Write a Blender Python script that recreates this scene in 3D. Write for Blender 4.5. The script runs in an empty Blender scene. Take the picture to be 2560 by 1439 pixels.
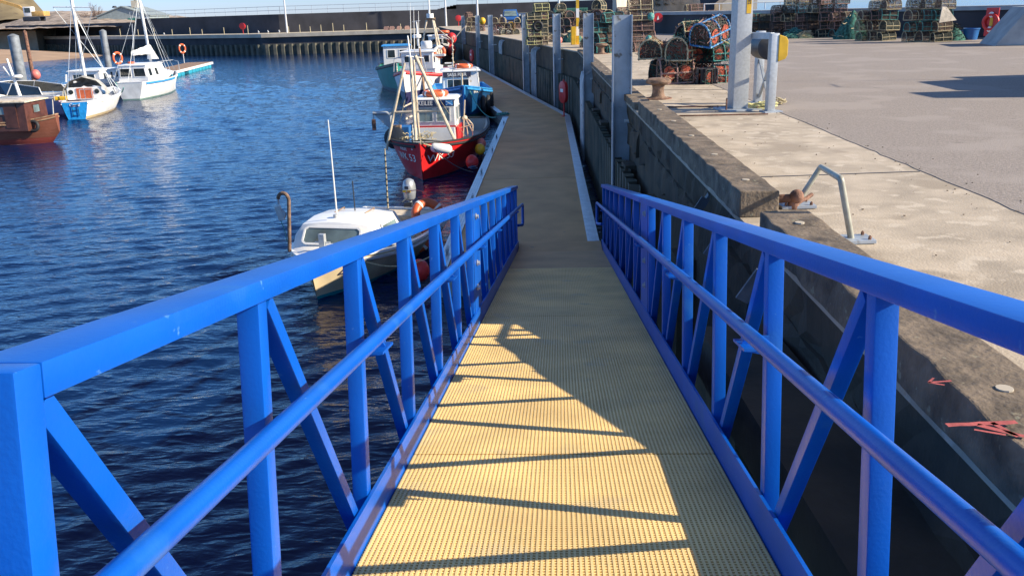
import bpy, bmesh, math, random
from mathutils import Vector, Matrix
random.seed(7)
scene = bpy.context.scene
COL = scene.collection
# ------------------------------------------------------------------ camera
FPX, CX, CY, EYEZ = 2182.0, 1280.0, 719.5, 4.65
_up = -Vector((206.0, 6850.5, FPX)).normalized()
_fw = Vector((0, 0, 1)); _fw = (_fw - _up * _fw.dot(_up)).normalized()
_rt = _fw.cross(_up)
if _rt.x < 0: _rt = -_rt
def ray(px, py):
    d = Vector((px - CX, py - CY, FPX))
    return Vector((d.dot(_rt), d.dot(_fw), d.dot(_up))).normalized()
def at(px, py, z):
    d = ray(px, py); k = (z - EYEZ) / d.z
    return Vector((d.x * k, d.y * k, z))
def aty(px, py, Y):
    d = ray(px, py); k = Y / d.y
    return Vector((d.x * k, Y, EYEZ + d.z * k))
cam = bpy.data.cameras.new('Camera'); camo = bpy.data.objects.new('Camera', cam); COL.objects.link(camo)
cam.sensor_width = 36; cam.lens = 36 * FPX / 2560; cam.clip_start = 0.05; cam.clip_end = 9000
R = Matrix(((_rt.x, -_rt.y, -_rt.z), (_fw.x, -_fw.y, -_fw.z), (_up.x, -_up.y, -_up.z)))
camo.matrix_world = Matrix.Translation((0, 0, EYEZ)) @ R.to_4x4()
scene.camera = camo
# ------------------------------------------------------------------ light
LD = Vector((-0.865, 0.193, -0.476)).normalized()
ELEV = math.asin(-LD.z); AZ = math.atan2(-LD.x, -LD.y)
w = bpy.data.worlds.new('World'); scene.world = w; w.use_nodes = True
nt = w.node_tree; bg = nt.nodes['Background']
sky = nt.nodes.new('ShaderNodeTexSky'); sky.sky_type = 'NISHITA'; sky.sun_disc = False
sky.sun_elevation = ELEV; sky.sun_rotation = AZ
sky.air_density = 1.0; sky.dust_density = 0.0; sky.ozone_density = 3.0
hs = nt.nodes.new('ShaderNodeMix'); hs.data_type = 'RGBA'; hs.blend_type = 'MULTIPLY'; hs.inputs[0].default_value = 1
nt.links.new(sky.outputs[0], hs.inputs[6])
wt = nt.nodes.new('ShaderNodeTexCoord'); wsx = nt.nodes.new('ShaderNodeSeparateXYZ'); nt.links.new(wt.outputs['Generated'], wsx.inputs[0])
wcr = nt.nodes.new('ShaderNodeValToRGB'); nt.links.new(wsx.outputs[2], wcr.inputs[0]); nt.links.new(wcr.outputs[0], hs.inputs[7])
wcr.color_ramp.elements[0].color = (0.27, 0.34, 0.60, 1); wcr.color_ramp.elements[1].color = (0.95, 0.54, 0.32, 1)  # unseen zenith gets an invented warm tint, to take blue out of shaded areas
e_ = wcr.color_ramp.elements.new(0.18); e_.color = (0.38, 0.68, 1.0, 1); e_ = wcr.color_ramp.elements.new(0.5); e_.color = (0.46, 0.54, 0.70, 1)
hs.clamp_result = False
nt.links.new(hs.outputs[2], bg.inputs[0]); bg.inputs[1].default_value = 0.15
sl = bpy.data.lights.new('Sun', 'SUN'); sl.energy = 4.9; sl.angle = math.radians(0.5); sl.color = (1, 0.88, 0.69)
so = bpy.data.objects.new('Sun', sl); COL.objects.link(so)
so.rotation_euler = (-LD).to_track_quat('Z', 'Y').to_euler(); so.location = (30, -8, 30)
scene.view_settings.view_transform = 'Standard'; scene.view_settings.look = 'None'
scene.view_settings.exposure = 0.95; scene.view_settings.gamma = 1.0
# ------------------------------------------------------------------ materials
MATS = {}
def mat(name, col, rough=0.6, metal=0.0, var=0.12, scale=8.0, bump=0.15, bscale=None, spec=0.5, col2=None, mix=0.5, detail=6, spots=None, coat=0, spots2=None):
    if name in MATS: return MATS[name]
    m = bpy.data.materials.new(name); m.use_nodes = True; n = m.node_tree; L = n.links
    b = n.nodes['Principled BSDF']; b.inputs['Roughness'].default_value = rough; b.inputs['Metallic'].default_value = metal
    b.inputs['Specular IOR Level'].default_value = spec
    if coat: b.inputs['Coat Weight'].default_value = coat
    tc = n.nodes.new('ShaderNodeTexCoord'); no = n.nodes.new('ShaderNodeTexNoise')
    no.inputs['Scale'].default_value = scale; no.inputs['Detail'].default_value = detail
    L.new(tc.outputs['Object'], no.inputs['Vector'])
    cr = n.nodes.new('ShaderNodeValToRGB'); L.new(no.outputs['Fac'], cr.inputs['Fac'])
    c2 = col2 or tuple(max(0, c * (1 - 2.2 * var)) for c in col)
    c1 = tuple(min(1, c * (1 + var)) for c in col)
    cr.color_ramp.elements[0].position = 0.5 - mix * 0.45; cr.color_ramp.elements[1].position = 0.5 + mix * 0.35
    cr.color_ramp.elements[0].color = (*c2, 1); cr.color_ramp.elements[1].color = (*c1, 1)
    last = cr.outputs['Color']
    for spots_ in [q for q in (spots, spots2) if q]:
        sc, thr, scol = spots_
        n2 = n.nodes.new('ShaderNodeTexNoise'); n2.inputs['Scale'].default_value = sc; n2.inputs['Detail'].default_value = 8
        L.new(tc.outputs['Object'], n2.inputs['Vector'])
        r2 = n.nodes.new('ShaderNodeValToRGB'); r2.color_ramp.elements[0].position = thr; r2.color_ramp.elements[1].position = thr + 0.07
        L.new(n2.outputs['Fac'], r2.inputs['Fac'])
        mx = n.nodes.new('ShaderNodeMix'); mx.data_type = 'RGBA'
        L.new(r2.outputs['Color'], mx.inputs[0]); L.new(last, mx.inputs[6]); mx.inputs[7].default_value = (*scol, 1)
        last = mx.outputs[2]
    L.new(last, b.inputs['Base Color'])
    if bump:
        nb = n.nodes.new('ShaderNodeTexNoise'); nb.inputs['Scale'].default_value = bscale or scale * 4; nb.inputs['Detail'].default_value = 5
        L.new(tc.outputs['Object'], nb.inputs['Vector'])
        bp = n.nodes.new('ShaderNodeBump'); bp.inputs['Strength'].default_value = bump; bp.inputs['Distance'].default_value = 0.02
        L.new(nb.outputs['Fac'], bp.inputs['Height']); L.new(bp.outputs['Normal'], b.inputs['Normal'])
    MATS[name] = m; return m
M = {}
M['blue'] = mat('blue_paint', (0.001, 0.088, 0.46), 0.36, var=0.08, scale=2.5, bump=0.06, bscale=90, spec=0.42, spots=(30, 0.69, (0.07, 0.20, 0.50)), spots2=(3.1, 0.60, (0.010, 0.105, 0.42)))
M['galv'] = mat('galvanised_steel', (0.46, 0.48, 0.49), 0.45, 0.4, var=0.07, scale=22, bump=0.05)
M['galvd'] = mat('weathered_galvanised_steel', (0.38, 0.42, 0.46), 0.5, 0.3, var=0.12, scale=3, bump=0.05, spots=(5, 0.64, (0.16, 0.14, 0.12)))
M['alu'] = mat('aluminium', (0.62, 0.64, 0.66), 0.38, 0.65, var=0.08, scale=6, bump=0.03)
M['grp'] = mat('yellow_grating', (0.86, 0.62, 0.26), 0.62, var=0.10, scale=1.7, bump=0.2, bscale=160, spots=(9, 0.72, (0.62, 0.50, 0.28)), spots2=(2.2, 0.60, (0.72, 0.54, 0.26)))
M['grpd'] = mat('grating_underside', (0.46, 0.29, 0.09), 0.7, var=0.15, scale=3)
M['black'] = mat('black_rubber', (0.02, 0.02, 0.022), 0.65, var=0.2, scale=9)
M['dark'] = mat('dark_paint', (0.03, 0.035, 0.045), 0.5, var=0.2, scale=5)
M['white'] = mat('white_paint', (0.78, 0.77, 0.74), 0.32, var=0.05, scale=3, bump=0.03, spots=(4, 0.68, (0.55, 0.47, 0.36)))
M['gwhite'] = mat('grey_white_paint', (0.60, 0.60, 0.60), 0.45, var=0.06, scale=3, bump=0.03)
M['cream'] = mat('weathered_cream_paint', (0.62, 0.52, 0.38), 0.5, var=0.16, scale=7, bump=0.1, spots=(9, 0.62, (0.30, 0.19, 0.10)))
M['glass'] = mat('dark_glass', (0.02, 0.03, 0.035), 0.06, var=0.3, scale=1, bump=0, spec=0.8)
M['glassl'] = mat('pale_glass', (0.16, 0.22, 0.23), 0.06, var=0.3, scale=1.5, bump=0, spec=0.8)
M['red'] = mat('red_paint', (0.58, 0.022, 0.022), 0.38, var=0.10, scale=3, bump=0.05)
M['bracket'] = mat('dull_bracket_steel', (0.13, 0.15, 0.17), 0.6, 0.2, var=0.2)
M['pileg'] = mat('grey_pile_steel', (0.22, 0.24, 0.26), 0.6, 0.2, var=0.2, scale=3)
M['redp'] = mat('red_plastic', (0.60, 0.03, 0.03), 0.42, var=0.1, scale=4, bump=0.05)
M['pink'] = mat('faded_pink_buoy', (0.62, 0.16, 0.13), 0.5, var=0.15, scale=5)
M['orange'] = mat('orange_plastic', (0.64, 0.12, 0.035), 0.45, var=0.12, scale=5, bump=0.05)
M['yellow'] = mat('yellow_paint', (0.68, 0.40, 0.02), 0.45, var=0.12, scale=5, bump=0.05)
M['rust'] = mat('rusty_steel', (0.20, 0.10, 0.065), 0.85, var=0.35, scale=9, bump=0.5, bscale=40)
M['hoopg'] = mat('dull_galvanised_tube', (0.36, 0.35, 0.28), 0.5, 0.1, var=0.12, scale=12, bump=0.05)
M['rustl'] = mat('rusty_bollard_iron', (0.20, 0.125, 0.085), 0.85, var=0.3, scale=9, bump=0.5, bscale=40)
M['ropeg'] = mat('teal_rope', (0.05, 0.28, 0.25), 0.85, var=0.25, scale=30, bump=0.5, spots=(22, 0.54, (0.30, 0.42, 0.36)))
M['ropec'] = mat('cream_rope', (0.50, 0.42, 0.26), 0.85, var=0.25, scale=30, bump=0.5)
M['ropep'] = mat('dusty_pink_rope', (0.38, 0.22, 0.18), 0.85, var=0.3, scale=30, bump=0.5, spots=(24, 0.56, (0.20, 0.16, 0.12)))
M['ropeb'] = mat('bright_blue_rope', (0.03, 0.17, 0.42), 0.8, var=0.25, scale=30, bump=0.5, spots=(26, 0.52, (0.22, 0.40, 0.48)))
M['ropey'] = mat('pale_yellow_rope', (0.60, 0.56, 0.26), 0.85, var=0.25, scale=30, bump=0.5)
M['brown'] = mat('brown_varnish', (0.105, 0.038, 0.025), 0.42, var=0.2, scale=4, bump=0.1)
M['wood'] = mat('weathered_wood', (0.30, 0.19, 0.11), 0.7, var=0.3, scale=6, bump=0.3)
M['teal'] = mat('teal_paint', (0.02, 0.24, 0.26), 0.4, var=0.12, scale=4)
M['green'] = mat('dark_green_paint', (0.02, 0.16, 0.13), 0.45, var=0.15, scale=4)
M['lblue'] = mat('light_blue_paint', (0.04, 0.27, 0.60), 0.42, var=0.12, scale=4)
M['navy'] = mat('navy_paint', (0.012, 0.03, 0.10), 0.38, var=0.2, scale=4)
M['canvas'] = mat('grey_canvas', (0.38, 0.37, 0.34), 0.85, var=0.2, scale=5, bump=0.3)
M['sail'] = mat('white_sailcloth', (0.78, 0.77, 0.72), 0.75, var=0.05, scale=6, bump=0.3)
M['foam'] = mat('white_polystyrene', (0.72, 0.72, 0.70), 0.8, var=0.08, scale=6)
M['letter'] = mat('white_lettering', (0.82, 0.80, 0.74), 0.5, var=0.03, scale=3, bump=0)
M['letterd'] = mat('dark_lettering', (0.03, 0.03, 0.05), 0.5, var=0.03, scale=3, bump=0)
M['lilac'] = mat('lilac_gelcoat', (0.55, 0.40, 0.55), 0.35, var=0.08, scale=3, bump=0.03)
M['shed'] = mat('grey_green_sheeting', (0.24, 0.28, 0.28), 0.6, var=0.1, scale=2)
M['leafless'] = mat('bare_twigs', (0.17, 0.115, 0.095), 0.9, var=0.2, scale=3)
M['timber'] = mat('weathered_fender_timber', (0.165, 0.125, 0.085), 0.85, var=0.30, scale=5, bump=0.6, bscale=26, spots=(14, 0.64, (0.24, 0.22, 0.15)))
M['conc'] = mat('quay_concrete', (0.43, 0.36, 0.275), 0.9, var=0.15, scale=2.2, bump=0.28, bscale=55, spots=(4.5, 0.56, (0.49, 0.42, 0.33)), detail=14, spots2=(1.3, 0.61, (0.31, 0.255, 0.19)))
M['asph'] = mat('worn_asphalt', (0.275, 0.235, 0.205), 0.92, var=0.16, scale=34, bump=0.5, bscale=70, detail=12, spots=(0.7, 0.52, (0.295, 0.254, 0.224)), spots2=(1.7, 0.66, (0.20, 0.170, 0.148)))
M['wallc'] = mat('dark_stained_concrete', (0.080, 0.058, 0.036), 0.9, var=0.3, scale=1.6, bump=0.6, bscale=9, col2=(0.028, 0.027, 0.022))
M['wallb'] = mat('breakwater_concrete', (0.052, 0.050, 0.056), 0.9, var=0.2, scale=0.5, bump=0.3, bscale=3)
M['sheet'] = mat('weedy_sheet_piling', (0.10, 0.088, 0.065), 0.85, var=0.3, scale=1.5, bump=0.4, bscale=10, col2=(0.035, 0.05, 0.045))
M['paleconc'] = mat('pale_concrete', (0.48, 0.42, 0.33), 0.85, var=0.12, scale=0.8, bump=0.2)
M['greyconc'] = mat('grey_concrete', (0.34, 0.36, 0.36), 0.85, var=0.12, scale=1.8, bump=0.3)
M['sand'] = mat('harbour_sand', (0.34, 0.23, 0.15), 0.95, var=0.15, scale=0.25, bump=0.3, bscale=2)
M['hill'] = mat('winter_grass', (0.20, 0.155, 0.085), 0.95, var=0.3, scale=0.12, bump=0.6, bscale=1.2, detail=12, spots=(0.35, 0.62, (0.11, 0.08, 0.05)))
M['rubble'] = mat('pale_rubble', (0.36, 0.29, 0.23), 0.95, var=0.3, scale=0.7, bump=0.8, bscale=1.6)
M['vanblue'] = mat('blue_car_paint', (0.02, 0.10, 0.32), 0.3, var=0.08, scale=3, bump=0, coat=0.5)
M['cont'] = mat('green_container_paint', (0.06, 0.19, 0.13), 0.6, var=0.15, scale=3)
M['binb'] = mat('blue_plastic', (0.015, 0.12, 0.36), 0.5, var=0.12, scale=4)
M['excav'] = mat('excavator_yellow', (0.50, 0.30, 0.09), 0.6, var=0.15, scale=3)
M['netg'] = mat('green_net', (0.03, 0.13, 0.10), 0.9, var=0.5, scale=9, bump=1.0, bscale=30)
M['redmark'] = mat('red_spray_paint', (0.42, 0.09, 0.08), 0.8, var=0.2, scale=12)
M['inner'] = mat('orange_netting', (0.36, 0.07, 0.035), 0.9, var=0.45, scale=30, bump=0.8)

def hullmat(name, col, boot, z0, planks=False, stripe=None):
    """paint changes to the boot-top colour below local height z0"""
    m = mat(name, col, 0.35, var=0.10, scale=2.5, bump=0.06).copy(); m.name = name
    n = m.node_tree; L = n.links; b = n.nodes['Principled BSDF']
    src = b.inputs['Base Color'].links[0].from_socket
    tc = n.nodes.new('ShaderNodeTexCoord'); sp = n.nodes.new('ShaderNodeSeparateXYZ'); L.new(tc.outputs['Object'], sp.inputs[0])
    def step(src, z, c):
        lt = n.nodes.new('ShaderNodeMath'); lt.operation = 'LESS_THAN'; L.new(sp.outputs[2], lt.inputs[0]); lt.inputs[1].default_value = z
        mx = n.nodes.new('ShaderNodeMix'); mx.data_type = 'RGBA'; L.new(lt.outputs[0], mx.inputs[0]); L.new(src, mx.inputs[6]); mx.inputs[7].default_value = (*c, 1)
        return mx.outputs[2]
    src = step(src, z0, boot)
    L.new(src, b.inputs['Base Color'])
    if planks:
        wv = n.nodes.new('ShaderNodeTexWave'); wv.bands_direction = 'Z'; wv.inputs['Scale'].default_value = 2.2; wv.wave_profile = 'SAW'
        L.new(tc.outputs['Object'], wv.inputs['Vector'])
        bp = n.nodes.new('ShaderNodeBump'); bp.inputs['Strength'].default_value = 0.9; bp.inputs['Distance'].default_value = 0.05
        L.new(wv.outputs['Fac'], bp.inputs['Height']); L.new(bp.outputs['Normal'], b.inputs['Normal'])
    return m

def netmat(name, col, scale=16, thick=0.10):
    m = bpy.data.materials.new(name); m.use_nodes = True; n = m.node_tree; L = n.links
    b = n.nodes['Principled BSDF']; b.inputs['Roughness'].default_value = 0.9
    out = n.nodes['Material Output']
    tc = n.nodes.new('ShaderNodeTexCoord'); vo = n.nodes.new('ShaderNodeTexVoronoi'); vo.feature = 'DISTANCE_TO_EDGE'; vo.inputs['Scale'].default_value = scale
    L.new(tc.outputs['Object'], vo.inputs['Vector'])
    lt = n.nodes.new('ShaderNodeMath'); lt.operation = 'LESS_THAN'; lt.inputs[1].default_value = thick; L.new(vo.outputs['Distance'], lt.inputs[0])
    no = n.nodes.new('ShaderNodeTexNoise'); no.inputs['Scale'].default_value = 5; L.new(tc.outputs['Object'], no.inputs['Vector'])
    cr = n.nodes.new('ShaderNodeValToRGB'); L.new(no.outputs['Fac'], cr.inputs['Fac'])
    cr.color_ramp.elements[0].position = .3; cr.color_ramp.elements[1].position = .7
    cr.color_ramp.elements[0].color = (*[c * .5 for c in col], 1); cr.color_ramp.elements[1].color = (*[c * 1.5 for c in col], 1)
    L.new(cr.outputs[0], b.inputs['Base Color'])
    tr = n.nodes.new('ShaderNodeBsdfTransparent'); ms = n.nodes.new('ShaderNodeMixShader')
    L.new(lt.outputs[0], ms.inputs[0]); L.new(tr.outputs[0], ms.inputs[1]); L.new(b.outputs[0], ms.inputs[2]); L.new(ms.outputs[0], out.inputs[0])
    return m
M['net_dark'] = netmat('dark_green_netting', (0.035, 0.042, 0.034), 26, 0.15)
M['net_brown'] = netmat('brown_netting', (0.09, 0.06, 0.045), 26, 0.13)
M['net_mesh'] = netmat('sagging_orange_netting', (0.50, 0.10, 0.05), 34, 0.17)

def watermat():
    m = bpy.data.materials.new('harbour_water'); m.use_nodes = True; n = m.node_tree; L = n.links
    b = n.nodes['Principled BSDF']; b.inputs['Base Color'].default_value = (0.001, 0.014, 0.062, 1)
    b.inputs['Roughness'].default_value = 0.07; b.inputs['IOR'].default_value = 1.333; b.inputs['Specular IOR Level'].default_value = 0.5
    tc = n.nodes.new('ShaderNodeTexCoord')
    acc = None
    for sc, sx, sy, rot, wgt, rg in ((2.6, 0.55, 1.6, 0.25, 0.030, 0), (6.0, 0.6, 1.5, 0.32, 0.020, 1), (15.0, 0.7, 1.3, 0.1, 0.007, 0)):
        mp = n.nodes.new('ShaderNodeMapping'); mp.inputs['Scale'].default_value = (sx, sy, 1); mp.inputs['Rotation'].default_value = (0, 0, rot)
        L.new(tc.outputs['Object'], mp.inputs['Vector'])
        no = n.nodes.new('ShaderNodeTexNoise'); no.inputs['Scale'].default_value = sc; no.inputs['Detail'].default_value = 3; no.inputs['Distortion'].default_value = 0.4
        if rg: no.noise_type = 'RIDGED_MULTIFRACTAL'; no.normalize = True
        L.new(mp.outputs[0], no.inputs['Vector'])
        mu = n.nodes.new('ShaderNodeMath'); mu.operation = 'MULTIPLY'; mu.inputs[1].default_value = wgt; L.new(no.outputs['Fac'], mu.inputs[0])
        if acc is None: acc = mu.outputs[0]
        else:
            ad = n.nodes.new('ShaderNodeMath'); ad.operation = 'ADD'; L.new(acc, ad.inputs[0]); L.new(mu.outputs[0], ad.inputs[1]); acc = ad.outputs[0]
    bp = n.nodes.new('ShaderNodeBump'); bp.inputs['Strength'].default_value = 1.0; bp.inputs['Distance'].default_value = 1.0
    L.new(acc, bp.inputs['Height']); L.new(bp.outputs['Normal'], b.inputs['Normal'])
    return m
M['water'] = watermat()

# ------------------------------------------------------------------ mesh builder
class MB:
    def __init__(s): s.v = []; s.f = []; s.mi = []; s.m = 0
    def add(s, vs, fs):
        o = len(s.v); s.v += [tuple(v) for v in vs]; s.f += [tuple(i + o for i in f) for f in fs]; s.mi += [s.m] * len(fs); return s
    def box(s, c, d, rot=None, taper=1.0):
        x, y, z = d[0] / 2, d[1] / 2, d[2] / 2
        vs = [Vector((i * x * (taper if k > 0 else 1), j * y * (taper if k > 0 else 1), k * z)) for k in (-1, 1) for j in (-1, 1) for i in (-1, 1)]
        if rot is not None: vs = [rot @ v for v in vs]
        c = Vector(c)
        return s.add([v + c for v in vs], [(0, 2, 3, 1), (4, 5, 7, 6), (0, 1, 5, 4), (2, 6, 7, 3), (0, 4, 6, 2), (1, 3, 7, 5)])
    def bb(s, lo, hi):
        return s.box([(a + b) / 2 for a, b in zip(lo, hi)], [abs(b - a) for a, b in zip(lo, hi)])
    def tube(s, pts, r, n=8, cap=True, r2=None):
        pts = [Vector(p) for p in pts]; rs = r if isinstance(r, (list, tuple)) else [r + ((r2 - r) * i / (len(pts) - 1) if r2 is not None else 0) for i in range(len(pts))]
        vs = []; ref = None
        for i, p in enumerate(pts):
            t = (pts[min(i + 1, len(pts) - 1)] - pts[max(i - 1, 0)])
            t = t.normalized() if t.length > 1e-9 else Vector((0, 0, 1))
            if ref is None: ref = Vector((0, 0, 1)) if abs(t.z) < 0.9 else Vector((1, 0, 0))
            u = (ref - t * ref.dot(t))
            if u.length < 1e-6: u = t.orthogonal()
            u.normalize(); v = t.cross(u); ref = u
            for k in range(n):
                a = 2 * math.pi * k / n; vs.append(p + (u * math.cos(a) + v * math.sin(a)) * rs[i])
        fs = [(i * n + k, i * n + (k + 1) % n, (i + 1) * n + (k + 1) % n, (i + 1) * n + k) for i in range(len(pts) - 1) for k in range(n)]
        if cap: fs += [tuple(reversed(range(n))), tuple(range((len(pts) - 1) * n, len(pts) * n))]
        return s.add(vs, fs)
    def bar(s, a, b, w, h=None, up=(0, 0, 1)):
        a, b = Vector(a), Vector(b); h = h or w; t = (b - a); L = t.length; t.normalize(); up = Vector(up)
        if abs(t.dot(up)) > 0.98: up = Vector((0, 1, 0))
        x = t.cross(up).normalized(); z = x.cross(t)
        rot = Matrix((x, t, z)).transposed()
        return s.box((a + b) / 2, (w, L, h), rot)
    def lathe(s, prof, c=(0, 0, 0), n=16, axis='z', sc=(1, 1)):
        c = Vector(c); vs = []
        for r, h in prof:
            for k in range(n):
                a = 2 * math.pi * k / n; p = (r * math.cos(a) * sc[0], r * math.sin(a) * sc[1], h)
                if axis == 'x': p = (p[2], p[0], p[1])
                if axis == 'y': p = (p[0], p[2], p[1])
                vs.append(c + Vector(p))
        m = len(prof)
        fs = [(i * n + k, i * n + (k + 1) % n, (i + 1) * n + (k + 1) % n, (i + 1) * n + k) for i in range(m - 1) for k in range(n)]
        fs += [tuple(reversed(range(n))), tuple(range((m - 1) * n, m * n))]
        return s.add(vs, fs)
    def ball(s, c, r, n=14, sq=1.0):
        return s.lathe([(r * max(.02, math.sin(math.pi * i / 10)), -r * sq * math.cos(math.pi * i / 10)) for i in range(11)], c, n)
    def torus(s, c, R, r, rot=None, n=28, k=10):
        c = Vector(c); vs = []
        for i in range(n):
            a = 2 * math.pi * i / n
            for j in range(k):
                b = 2 * math.pi * j / k
                p = Vector(((R + r * math.cos(b)) * math.cos(a), (R + r * math.cos(b)) * math.sin(a), r * math.sin(b)))
                if rot is not None: p = rot @ p
                vs.append(c + p)
        return s.add(vs, [(i * k + j, ((i + 1) % n) * k + j, ((i + 1) % n) * k + (j + 1) % k, i * k + (j + 1) % k) for i in range(n) for j in range(k)])
    def prism(s, poly, d0, d1, axis='z'):
        """polygon in the plane across axis, from d0 to d1"""
        def P(a, b, d): return {'z': (a, b, d), 'y': (a, d, b), 'x': (d, a, b)}[axis]
        n = len(poly); vs = [P(a, b, d0) for a, b in poly] + [P(a, b, d1) for a, b in poly]
        return s.add(vs, [tuple(reversed(range(n))), tuple(range(n, 2 * n))] + [(i, (i + 1) % n, n + (i + 1) % n, n + i) for i in range(n)])
    def loft(s, secs, close=False, cap=True):
        n = len(secs[0]); vs = [p for sec in secs for p in sec]
        kk = n if close else n - 1
        fs = [(i * n + k, i * n + (k + 1) % n, (i + 1) * n + (k + 1) % n, (i + 1) * n + k) for i in range(len(secs) - 1) for k in range(kk)]
        if cap: fs += [tuple(reversed(range(n))), tuple(range((len(secs) - 1) * n, len(secs) * n))]
        return s.add(vs, fs)
    def build(s, name, m, parent=None, smooth=40, bevel=0, recalc=True, loc=None):
        me = bpy.data.meshes.new(name); me.from_pydata(s.v, [], s.f)
        ms = m if isinstance(m, (list, tuple)) else [m]
        for x in ms: me.materials.append(M[x] if isinstance(x, str) else x)
        if len(ms) > 1: me.polygons.foreach_set('material_index', s.mi)
        if recalc or bevel:
            bm = bmesh.new(); bm.from_mesh(me)
            if recalc: bmesh.ops.recalc_face_normals(bm, faces=bm.faces)
            if bevel:
                es = [e for e in bm.edges if len(e.link_faces) == 2 and e.calc_face_angle(0) > 0.6]
                bmesh.ops.bevel(bm, geom=es, offset=bevel, segments=2, profile=0.6, affect='EDGES', clamp_overlap=True)
            bm.to_mesh(me); bm.free()
        if smooth:
            me.polygons.foreach_set('use_smooth', [True] * len(me.polygons)); me.set_sharp_from_angle(angle=math.radians(smooth))
        me.update()
        o = bpy.data.objects.new(name, me); COL.objects.link(o)
        if parent is not None: o.parent = parent
        if loc is not None: o.location = loc
        return o
def thing(name, label, cat, loc=(0, 0, 0), rz=0.0, group=None, mtx=None):
    o = bpy.data.objects.new(name, None); COL.objects.link(o); o.empty_display_size = 0.2
    if mtx is not None: o.matrix_world = mtx
    else: o.location = loc; o.rotation_euler = (0, 0, rz)
    return tag(o, label, cat, group)
def tag(o, label, cat, group=None):
    o['label'] = label; o['category'] = cat
    if group: o['group'] = group
    return o
def struct(o): o['kind'] = 'structure'; return o
def dup(root, loc=None, rot=None, label=None, group=None, scale=None):
    r = root.copy(); COL.objects.link(r)
    if loc is not None: r.location = loc
    if rot is not None: r.rotation_euler = rot
    if scale is not None: r.scale = scale
    if label: r['label'] = label
    if group: r['group'] = group
    for ch in root.children:
        c = ch.copy(); COL.objects.link(c); c.parent = r
        for g in ch.children:
            d = g.copy(); COL.objects.link(d); d.parent = c
    return r
def single(mb, name, m, label, cat, loc=(0, 0, 0), rz=0.0, group=None, **k):
    o = mb.build(name, m, None, **k); o.location = loc; o.rotation_euler = (0, 0, rz); return tag(o, label, cat, group)
def textmesh(body, size, extrude=0.003):
    cu = bpy.data.curves.new('txt', 'FONT'); cu.body = body; cu.size = size; cu.extrude = extrude; cu.align_x = 'CENTER'; cu.align_y = 'CENTER'; cu.resolution_u = 3
    o = bpy.data.objects.new('txt', cu); COL.objects.link(o)
    bpy.context.view_layer.update()
    me = bpy.data.meshes.new_from_object(o.evaluated_get(bpy.context.evaluated_depsgraph_get()))
    bpy.data.objects.remove(o); bpy.data.curves.remove(cu); return me
def text(body, size, m, parent, pos, right, up, name='lettering', extrude=0.003, bold=0, sx=1.0):
    me = textmesh(body, size, extrude); me.materials.clear(); me.materials.append(M[m])
    right = Vector(right).normalized(); up = Vector(up).normalized(); nn = right.cross(up)
    o = bpy.data.objects.new(name, me); COL.objects.link(o); o.parent = parent
    mx = Matrix((right * sx, up, nn)).transposed().to_4x4(); mx.translation = Vector(pos); o.matrix_local = mx
    return o
def catenary(a, b, sag, n=10):
    a, b = Vector(a), Vector(b)
    return [a.lerp(b, i / n) - Vector((0, 0, sag * 4 * (i / n) * (1 - i / n))) for i in range(n + 1)]
# ================================================================== SETTING
QZ = 2.93; TZ = 3.15; PZ = 0.52
def xe(y): return 1.66 + 0.0355 * y
me = bpy.data.meshes.new('water')
import numpy as np
rng = np.random.default_rng(5)
yr = [0.4]
while yr[-1] < 135: yr.append(yr[-1] + 0.045 + 0.0034 * yr[-1])
yr = np.array(yr); rt_ = np.linspace(-0.80, 0.30, 430); Yg, Rg = np.meshgrid(yr, rt_, indexing='ij'); Xg = Rg * Yg - 1.0 * (Rg < 0) * np.exp(-Yg / 6)
Zg = np.zeros_like(Xg); NW = 70
for k in range(NW):
    lam = 0.14 * (6.0 ** (k / (NW - 1))); kk = 2 * np.pi / lam; th = 0.26 + rng.normal(0, 0.36); ph = rng.uniform(0, 6.28)
    sl_ = 0.15 * np.sqrt(2 / NW); fade = np.clip(1.6 - (0.045 + 0.0034 * Yg) * 2.2 / lam, 0, 1)
    Zg += fade * sl_ / kk * np.sin(kk * (-np.sin(th) * Xg + np.cos(th) * Yg) + ph)
gust = 1 + 0.35 * np.sin(Xg * 0.13 + 1) * np.sin(Yg * 0.09 + Xg * .03)
Zg = Zg * gust
Zg += 0.10 * np.abs(Zg)
nr_, nc_ = Xg.shape; vs = np.stack([Xg, Yg, Zg], -1).reshape(-1, 3)
idx = np.arange(nr_ * nc_).reshape(nr_, nc_); q = np.stack([idx[:-1, :-1], idx[:-1, 1:], idx[1:, 1:], idx[1:, :-1]], -1).reshape(-1, 4)
flat_ = np.array([(-3500, -400, -.09), (3500, -400, -.09), (3500, 8000, -.09), (-3500, 8000, -.09)])
vs = np.concatenate([vs, flat_]); n0 = nr_ * nc_; q = np.concatenate([q, [[n0, n0 + 1, n0 + 2, n0 + 3]]])
me.vertices.add(len(vs)); me.vertices.foreach_set('co', vs.ravel()); me.loops.add(q.size); me.loops.foreach_set('vertex_index', q.ravel())
me.polygons.add(len(q)); me.polygons.foreach_set('loop_start', np.arange(0, q.size, 4)); me.polygons.foreach_set('use_smooth', [True] * len(q)); me.update(calc_edges=True); me.materials.append(M['water'])
o = bpy.data.objects.new('water', me); COL.objects.link(o); struct(o)
b = MB().box((0, 3000, -4.2), (7000, 7000, 0.4)); struct(b.build('seabed', 'dark', smooth=0))
edge = [(xe(-9) , -9), (xe(37.5), 37.5), (2.25, 42.3), (0.47, 56.5), (-1.35, 68), (-5.9, 94.3), (-8.1, 112)]
inner = [(1.0, 112), (9.0, 60), (14.2, 48), (19.6, 40), (24, 33), (27, 20), (27, -9)]
deckpoly = [(x + 0.02, y) for x, y in edge] + inner
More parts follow.
